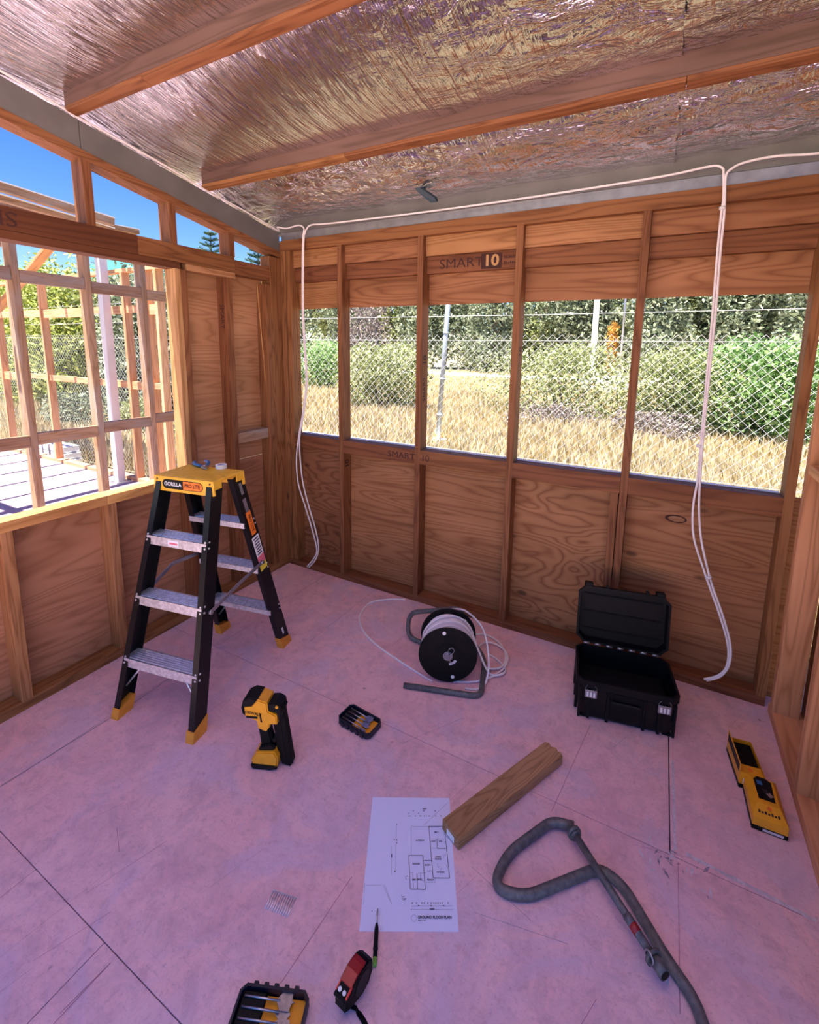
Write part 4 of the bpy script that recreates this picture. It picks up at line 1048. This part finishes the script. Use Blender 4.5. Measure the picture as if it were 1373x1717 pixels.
# dry grass: blades, thinner and denser away from the shed
def grass():
    N = 260000
    az = rng.uniform(-75, 22, N)*math.pi/180
    u = rng.uniform(0, 1, N)
    d = 3.6*(12.0)**(u**1.05)
    x = CP.x+d*np.sin(az); y = CP.y+d*np.cos(az)
    keep = (y > 1.0) & ~((x < -.2) & (y < 1.5)) & ~((y > 28.5) & (y < 34)) & ~((y > 14.5) & (y < 15.8)) & ~((abs(x-pbx) < .35) & (y > 4.0) & (y < 5.9) & (abs((x-CP.x)*(5.727-CP.y)-(pbx-CP.x)*(y-CP.y)) < 2.2)) & ~((abs((x-CP.x)*(5.727-CP.y)-(pbx-CP.x)*(y-CP.y)) < 2.0) & (y > 4.4) & (y < 5.9))
    x, y, d = x[keep], y[keep], d[keep]; n = len(x)
    h = rng.uniform(.22, .50, n)*(1+.25*np.sin(x*1.3)*np.cos(y*.9))*np.where(y > 14, .4, 1.0); w = .0035+.0013*d*rng.uniform(.6, 1.2, n)
    ph = rng.uniform(0, 2*math.pi, n); ln = rng.uniform(0, .35, n)*h; la = rng.uniform(0, 2*math.pi, n)
    V = np.zeros((n, 4, 3)); cx_, sx_ = np.cos(ph)*w, np.sin(ph)*w
    V[:, 0] = np.stack([x-cx_*.6, y-sx_*.6, np.full(n, GZ)], 1)
    V[:, 1] = np.stack([x+cx_*.6, y+sx_*.6, np.full(n, GZ)], 1)
    mx, my = x+.5*ln*np.cos(la), y+.5*ln*np.sin(la)
    V[:, 2] = np.stack([mx+cx_*1.1, my+sx_*1.1, GZ+h*.72], 1)
    V[:, 3] = np.stack([x+ln*np.cos(la), y+ln*np.sin(la), GZ+h], 1)
    me = bpy.data.meshes.new('dry_grass'); me.vertices.add(n*4); me.vertices.foreach_set('co', V.ravel())
    me.loops.add(n*4); me.polygons.add(n)
    me.loops.foreach_set('vertex_index', np.arange(n*4)); me.polygons.foreach_set('loop_start', np.arange(0, n*4, 4)); me.polygons.foreach_set('loop_total', np.full(n, 4))
    me.update(); me.validate()
    o = finish('dry_grass', me, 'grass'); o['kind'] = 'stuff'
    return tag(o, 'tall straw coloured dry grass filling the field beyond the fence', 'grass')
grass()

def foliage_mesh(name, blobs, n, leaf, mat, parent=None, flat=.0):
    """leaves scattered over lumpy blobs (x, y, z, rx, ry, rz)"""
    B = np.array(blobs, float); vol = B[:, 3]*B[:, 4]+B[:, 4]*B[:, 5]; k = rng.choice(len(B), n, p=vol/vol.sum())
    v = rng.normal(size=(n, 3)); v /= np.linalg.norm(v, axis=1)[:, None]
    rad = rng.uniform(.55, 1.05, n)**.5*(1+.16*np.sin(v[:, 0]*9+v[:, 2]*7)*np.cos(v[:, 1]*8))
    P = B[k, :3]+v*B[k, 3:]*rad[:, None]
    a = rng.normal(size=(n, 3)); a /= np.linalg.norm(a, axis=1)[:, None]
    b = np.cross(a, rng.normal(size=(n, 3))); b /= np.linalg.norm(b, axis=1)[:, None]
    s = leaf*rng.uniform(.5, 1.3, n)[:, None]
    V = np.stack([P-a*s, P-b*s*.45, P+a*s, P+b*s*.45], 1)
    me = bpy.data.meshes.new(name); me.vertices.add(n*4); me.vertices.foreach_set('co', V.ravel()); me.loops.add(n*4); me.polygons.add(n)
    me.loops.foreach_set('vertex_index', np.arange(n*4)); me.polygons.foreach_set('loop_start', np.arange(0, n*4, 4)); me.polygons.foreach_set('loop_total', np.full(n, 4))
    me.update(); return finish(name, me, mat, parent)
def bush(name, x, y, w, d, h, mat, n, leaf, label, cat='bush', group=None, core=True, z0=GZ):
    t = tag(empty(name, (x, y, z0)), label, cat, group)
    rr = random.Random(int(abs(x)*100+abs(y)*7))
    bl = []
    for i in range(9):
        a = rr.uniform(0, 6.28); q = rr.uniform(.1, .65); hh = rr.uniform(.35, .72)
        bl.append((math.cos(a)*q*w/2, math.sin(a)*q*d/2, h*hh, w*rr.uniform(.18, .30), d*rr.uniform(.18, .30), h*(1-hh)*rr.uniform(.8, 1)))
    bl.append((0, 0, h*.4, w*.42, d*.42, h*.42))
    foliage_mesh('foliage', bl, n, leaf, mat, t)
    bm = bmesh.new()
    for i in range(6):
        b_ = bl[i]; add_tube(bm, [(rr.uniform(-.05, .05), rr.uniform(-.05, .05), 0), (b_[0]*.5, b_[1]*.5, b_[2]*.6), (b_[0], b_[1], b_[2])], [.02*h, .013*h, .005*h], 6)
    bm_obj('stems', bm, 'bark', t)
    return t
def spot(px, y): p = at(px, 560, 1, y); return p.x
BG = 'green bushes in the dry field'
bush('wattle_bush', spot(640, 8.5), 8.5, 3.0, 2.2, 2.15, 'leaf_olive', 9000, .055, 'round olive bush seen through the second window bay', group=BG)
bush('wattle_bush', spot(950, 9.5), 9.5, 4.3, 2.4, 2.25, 'leaf_olive', 9000, .050, 'olive green bush in front of the pale street pole', group=BG)
bush('wattle_bush', spot(1150, 9.0), 9.0, 3.0, 2.0, 2.15, 'leaf_olive', 9000, .045, 'mixed olive bush left of the bright green one', group=BG)
bush('wattle_bush', spot(1295, 9.2), 9.2, 4.6, 2.4, 2.35, 'leaf_green', 15000, .065, 'large bright green bush in the rightmost window bay', group=BG)
bush('wattle_bush', spot(545, 13), 13, 3.0, 2.0, 2.3, 'leaf_green', 5000, .08, 'green shrub far left in the first window bay', group=BG)
bush('dry_shrub', spot(618, 10.6), 10.6, 2.2, 1.4, 3.9, 'twig', 5000, .05, 'leafless grey pink shrub standing behind the round olive bush')
bush('dry_shrub', spot(925, 7.9), 7.9, 2.2, .8, .85, 'twig', 2500, .035, 'low dead twigs at the foot of the middle bush')
bush('dry_shrub', spot(1120, 7.6), 7.6, 1.8, .7, .85, 'twig', 2500, .035, 'low grey twigs at the foot of the right hand bushes')
bush('orange_shrub', spot(1029, 38), 38, 1.2, 1.2, 4.5, 'orange_leaf', 700, .16, 'small orange leaved shrub beside the street poles')
# beyond the timber frame on the left
for i, (px, y, w, h, m_, lb) in enumerate(((10, 4.2, 3.6, 3.3, 'leaf_yellow', 'yellow green bush behind the left end of the mesh fence'), (85, 4.0, 3.4, 3.2, 'leaf_yellow', 'yellow green bush behind the bare timber frame'), (150, 4.6, 3.2, 3.0, 'leaf_olive', 'olive bush between two upright studs of the timber frame'), (245, 4.6, 3.0, 2.9, 'leaf_grey', 'grey green bush behind the right end of the timber frame'))):
    bush('hedge_bush', spot(px, y), y, w*1.3, 2.2, h*1.33, m_, 12000, .07, lb, group='bushes behind the fence beyond the timber frame')
for i, (px, y, lb) in enumerate(((115, 2.6, 'low dry weeds by the platform edge left of the steel post'), (235, 2.6, 'low green weeds by the fence right of the steel post'))):
    bush('weed_clump', spot(px, y), y, 2.2, .8, 1.0, 'leaf_grey' if i == 0 else 'leaf_olive', 5000, .035, lb, group='weeds under the mesh fence')

def tree(x, y, h, w, mat, n, leaf, label, grp='grey green trees across the field'):
    t = tag(empty('gum_tree', (x, y, GZ)), label, 'tree', grp); rr = random.Random(int(x*37+y))
    bl = [(rr.uniform(-.32, .32)*w, rr.uniform(-.3, .3)*w, h*rr.uniform(.08, .84), w*rr.uniform(.20, .34), w*rr.uniform(.20, .30), h*rr.uniform(.11, .2)) for _ in range(16)]
    foliage_mesh('crown', bl, n, leaf, mat, t)
    bm = bmesh.new(); add_tube(bm, smoothpath([(0, 0, 0), (.2, .1, h*.3), (-.1, .2, h*.7)], 4), [.25]*9, 8)
    for b_ in bl[:5]: add_tube(bm, [(0, 0, h*.2), (b_[0]*.5, b_[1]*.5, b_[2]*.8), b_[:3]], [.14, .1, .04], 6)
    bm_obj('trunk', bm, 'bark', t)
for i, px in enumerate((505, 545, 585, 625, 665, 705, 745, 785, 825, 870, 915, 960, 1005, 1050, 1095, 1140, 1185, 1230, 1275, 1320, 1365)):
    y = 40+3*math.sin(i*2.1)+(3 if i % 2 else 0)
    tree(spot(px, y), y, 10.8+1.3*math.sin(i*1.7), 5.6, ('leaf_grey', 'leaf_olive', 'leaf_grey')[i % 3], 8000, .20, 'grey green gum tree in the dense row across the field')
for i, px in enumerate((-20, 25, 70, 115, 160, 205, 250, 290)):
    y = 15+2*(i % 2)
    tree(spot(px, y), y, (4.4, 4.6, 4.9, 5.0, 4.6, 4.2, 3.6, 3.4)[i], 4.6, ('leaf_yellow', 'leaf_olive')[i % 2], 3500, .14, 'yellowish tree behind the fence beyond the timber frame', 'trees beyond the timber frame')
def norfolk(x, y, h, label):
    t = tag(empty('norfolk_pine', (x, y, GZ)), label, 'tree'); bm = bmesh.new()
    add_tube(bm, [(0, 0, 0), (0, 0, h*.5), (0, 0, h)], [.25, .16, .03], 8); bm_obj('trunk', bm, 'bark', t)
    bm = bmesh.new(); rr = random.Random(5)
    for k in range(15):
        z = h*(.40+.6*k/15); r_ = (1-k/15.5)*h*.24+.2
        for j in range(7):
            a = j*2*math.pi/7+k*.5
            tip = Vector((math.cos(a)*r_, math.sin(a)*r_, z+r_*.28)); st = Vector((0, 0, z))
            for s in range(9):
                p = st.lerp(tip, (s+1)/9)
                for q in (-1, 1):
                    dd = Vector((-math.sin(a)*q, math.cos(a)*q, .7)).normalized()*(.16+.12*rr.random()); e = Vector((math.cos(a), math.sin(a), 0))*.06
                    bm.faces.new([bm.verts.new(v_) for v_ in (p-e, p+dd, p+e)])
            add_tube(bm, [st, tip], [.05, .03], 4)
    bm_obj('branches', bm, 'leaf_pine', t)
c = at(352, 385, 1, 22); norfolk(c.x, 22, c.z-GZ, 'tall dark Norfolk pine seen in the small gap above the header')
c = at(432, 405, 1, 20); norfolk(c.x, 20, c.z-GZ, 'Norfolk pine behind the gap nearest the room corner')

# ------------------------------------------------------------------ chain link fence
def fence():
    t = tag(empty('chain_link_fence', (0, 1.3, GZ)), 'galvanised chain link fence with wire strands running behind the shed', 'fence')
    x0, x1 = -10.5, 4.6; top = 1.80-GZ; step = .0368; r_ = .0014
    nx = int((x1-x0)/(2*step)); nz = int(top/step)
    V = []; Fc = []; tri = [(-1.3*r_, -.6*r_), (1.3*r_, -.6*r_), (0, r_)]
    for k in range(nx):
        xb = x0+k*2*step; b0_ = len(V)
        for j in range(nz+1):
            z = top-j*step; xx = xb+(step if j % 2 else 0)+(0)
            xx = xb + (step if (j % 2) else 0); yy = .0015*(1 if j % 2 else -1)
            for dx, dy in tri: V.append((xx+dx, yy+dy, z))
        for j in range(nz):
            for c_ in range(3):
                a, b = b0_+j*3+c_, b0_+j*3+(c_+1) % 3; Fc.append((a, b, b+3, a+3))
        # the mirrored run that closes the diamonds
        b0_ = len(V)
        for j in range(nz+1):
            z = top-j*step; xx = xb + (-step if (j % 2) else 0)+0.0; yy = .0015*(-1 if j % 2 else 1)
            for dx, dy in tri: V.append((xx+dx, yy+dy, z))
        for j in range(nz):
            for c_ in range(3):
                a, b = b0_+j*3+c_, b0_+j*3+(c_+1) % 3; Fc.append((a, b, b+3, a+3))
    me = bpy.data.meshes.new('mesh'); me.from_pydata(V, [], Fc); finish('wire_mesh', me, 'wire', t)
    for z in (top-.045, top*.5): tube('line_wire', [(x0, 0, z), (-3, 0, z-.01), (4.6, 0, z)], .0022, 'wire', t, 5)
    for z in (top+.17, top+.30, top+.43):
        bm = bmesh.new(); add_tube(bm, [(x0, 0, z), (-6, 0, z-.012), (-2, 0, z), (1.5, 0, z-.012), (4.6, 0, z)], .0022, 5)
        for q in range(60):
            xx = x0+q*.25; add_tube(bm, [(xx, -.004, z-.012), (xx+.004, .004, z+.012)], .0022, 4); add_tube(bm, [(xx-.006, .0, z+.010), (xx+.010, .0, z-.008)], .0022, 4)
        bm_obj('barbed_strand', bm, 'wire', t)
    for x in (-10.4, -7.4, -1.62, 4.5): cyl('fence_post', (x, .03, 0), (x, .03, top+.5), .022, 'galv', t, 14)
fence()
# leaning pole on a block, out in the grass
pb = at(733, 752, 2, GZ+.02); pt = at(752, 500, 1, pb.y)
t = tag(empty('leaning_pole', (pb.x, pb.y, GZ)), 'leaning grey steel pole on a white block in the dry grass', 'pole')
d = Vector((pt.x-pb.x, 0, pt.z-GZ)); e = d*1.35
cyl('pole_tube', (0, 0, .10), e, .045, 'pole', t, 18)
for k in (.24, .48, .78): cyl('clamp', d*k-d.normalized()*.02, d*k+d.normalized()*.02, .055, 'pole', t, 18)
box('concrete_block', -.17, .15, -.12, .12, 0, .22, 'white', t, .01)
def street_pole(px, y, r_, h, mat, label):
    x = spot(px, y); t = tag(empty('street_pole', (x, y, GZ)), label, 'pole'); cyl('shaft', (0, 0, 0), (0, 0, h), r_, mat, t, 12, r_*.7)
    box('base_box', -r_*2, r_*2, -r_*2, r_*2, 0, .4, mat, t, .01); return t
street_pole(997, 34.2, .24, 10, 'white', 'thick white street pole in front of the trees')
street_pole(1044, 35, .10, 10, 'galv', 'thin grey pole right of the thick white one')
# pale bench shaped barrier in the field
p = at(1022, 612, 1, 16.5)
t = tag(empty('roadside_barrier', (p.x, 16.5, GZ)), 'pale low barrier between the bushes in the field', 'barrier')
for z in (.55, .75, .95): box('rail', -1.0, 1.0, -.04, .04, z, z+.10, 'white', t)
for x in (-.9, 0, .9): box('post', x-.05, x+.05, .041, .10, 0, 1.1, 'galv', t)
p = at(527, 570, 1, 30); t = tag(empty('parked_trailer', (p.x-1, 27.5, GZ)), 'small pale trailer parked by the road at far left', 'trailer')
box('tray', -1.4, 1.4, -.8, .8, .6, 1.1, 'white', t, .03); cyl('wheel', (-.4, -.95, .35), (-.4, -.75, .35), .35, 'matte_black', t, 20); cyl('wheel', (.5, -.95, .35), (.5, -.75, .35), .35, 'matte_black', t, 20)
prism('cover', [(.1, 1.1), (1.2, 1.1), (1.3, 1.6), (.5, 2.6), (.2, 2.3)], -.5, .5, 'cream', t, .03)

# ------------------------------------------------------------------ the timber-framed extension on the left
M['pink_deck'] = plain('sun_dimmed_pink_deck', (.40, .29, .33), .8, 0, .10, 14)  # same flooring pink, colour darkened to hold back the strong sunlight on it
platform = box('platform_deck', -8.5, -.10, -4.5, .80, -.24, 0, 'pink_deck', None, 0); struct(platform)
def wall_frame(name, label):
    return tag(empty(name), label, 'wall frame')
fr = wall_frame('stud_frame', 'bare timber stud frame with two rails just outside the left opening')
XF = -1.5
for y0 in (-.962, -.512, -.082, .32, -1.41):
    box('stud', XF-.09, XF, y0, y0+.045, .045, 2.40, 'grey_wood', fr)
box('bottom_plate', XF-.09, XF, -2.3, .70, 0, .045, 'sun_wood', fr); box('top_plate', XF-.09, XF, -2.3, .70, 2.40, 2.445, 'sun_wood', fr)
for (a, b, z, z2) in ((-1.365, -.964, .925, 2.085), (-.915, -.514, .935, 2.075), (-.465, -.084, .955, 2.055), (-.035, .318, .975, 2.045)):
    box('nogging', XF-.045, XF, a, b, z, z+.085, 'grey_wood', fr); box('nogging', XF-.045, XF, a, b, z2, z2+.085, 'grey_wood', fr)
bk = wall_frame('stud_frame', 'far orange timber stud frame standing along the edge of the pink platform')
YB = .70
bx_ = [at(px, py, 1, YB).x for px, py in ((12, 700), (36, 700), (86, 700), (158, 700), (186, 700), (221, 700), (258, 700), (275, 700))]
for i, x in enumerate(bx_): box('stud', x-.0225, x+.0225, YB, YB+.09, .045, 2.48, 'sun_wood', bk)
for x in (-7.9, -7.3): box('stud', x-.0225, x+.0225, YB, YB+.09, .045, 2.48, 'sun_wood', bk)
box('bottom_plate', -8.2, -1.60, YB, YB+.09, 0, .045, 'sun_wood', bk); box('top_plate', -8.2, -1.60, YB, YB+.09, 2.48, 2.52, 'sun_wood', bk)
xs = sorted([-7.9, -7.3]+bx_)
for a, b in zip(xs, xs[1:]):
    if b-a > .15:
        for z in (1.14, 2.02): box('nogging', a+.0225, b-.0225, YB+.02, YB+.065, z+random.uniform(-.03, .03), z+.09, 'sun_wood', bk)
side = struct(empty('wall_platform'))
for k in range(15):
    x = -8.1+k*.45; box('stud', x-.0225, x+.0225, -1.30, -1.21, .045, 2.4, 'sun_wood', side)
box('top_plate', -8.2, -1.62, -1.30, -1.21, 2.4, 2.445, 'sun_wood', side); box('bottom_plate', -8.2, -1.62, -1.30, -1.21, 0, .045, 'sun_wood', side)
t = tag(empty('steel_post', (at(192, 700, 1, .60).x, .60, 0)), 'pale square steel post standing among the far studs', 'post')
box('post_shaft', -.045, .045, -.045, .045, .008, 2.95, 'white_post', t, .004); box('base_plate', -.08, .08, -.08, .08, 0, .008, 'galv', t)
a_, b_ = at(12, 500, 1, .88), at(74, 426, 1, .88)
t = beam('diagonal_rafter', a_-(b_-a_)*.8, b_+(b_-a_)*.35, .045, .12, 'sun_wood', None, up=(0, 1, 0)); tag(t, 'sloping timber rafter crossing the far studs at upper left', 'rafter')
def roof_beam(p, q, w, h, label, extra=True):
    a, b = at(*p[:2], 0, p[2]), at(*q[:2], 0, p[2]); e = a+(a-b)*1.2
    t = tag(beam('roof_beam', e, b, w, h, 'grey_wood', None, bev=.003), label, 'beam', 'pale roof beams above the header')
    d_ = (e-b).normalized(); u_ = Vector((0, 0, 1))
    beam('metal_capping', e+u_*(h/2+.006), b+u_*(h/2+.006), w+.02, .010, 'white', t, bev=0)
    return t
roof_beam((0, 314, -3.0), (190, 373, -3.0), .06, .075, 'upper roof beam with white capping, seen above the header')
roof_beam((0, 333, -3.1), (190, 388, -3.1), .06, .05, 'middle roof beam tucked under the upper one')
t = roof_beam((0, 346, -3.4), (230, 390, -3.4), .10, .05, 'lowest pale roof beam just above the header')
rafters = struct(empty('trim_rafters'))
for x in (-3.9, -4.5, -5.1, -5.7, -6.3): beam('rafter', (x, -2.4, 3.18), (x, .62, 3.00), .05, .09, 'grey_wood', rafters)
# neighbouring sheds
def shed(x0, x1, y0, y1, h, label):
    t = tag(empty('neighbouring_shed', ((x0+x1)/2, (y0+y1)/2, GZ)), label, 'shed', 'teal roofed sheds in the distance'); w, d_ = (x1-x0)/2, (y1-y0)/2
    box('walls', -w, w, -d_, d_, 0, h, 'cream', t, 0); prism('roof', [(-w-.4, h), (w+.4, h), (w+.4, h+.15), (0, h+.9), (-w-.4, h+.15)], -d_-.4, d_+.4, 'teal', t)
    box('window', w*.2, w*.5, -d_-.02, -d_+.02, h*.4, h*.7, 'navy', t, 0)
p = at(245, 452, 1, 11); shed(p.x-2.8, p.x+2.6, 9.8, 12.5, p.z-GZ-.55, 'teal roofed shed behind the right end of the timber frame')
p = at(5, 455, 1, 9); shed(p.x-4, p.x+.8, 8.5, 11, p.z-GZ-.35, 'teal roofed shed at the left edge behind the studs')
# white crate by the fence
p = at(85, 712, 1, 1.08)
t = tag(empty('white_board_stack', (p.x, 1.08, GZ)), 'stack of white boards leaning low behind the platform', 'boards')
for k in range(4): box('board', -.95, .62-.03*k, -.10, .12, .10*k, .10*k+.09, 'white', t, .003)
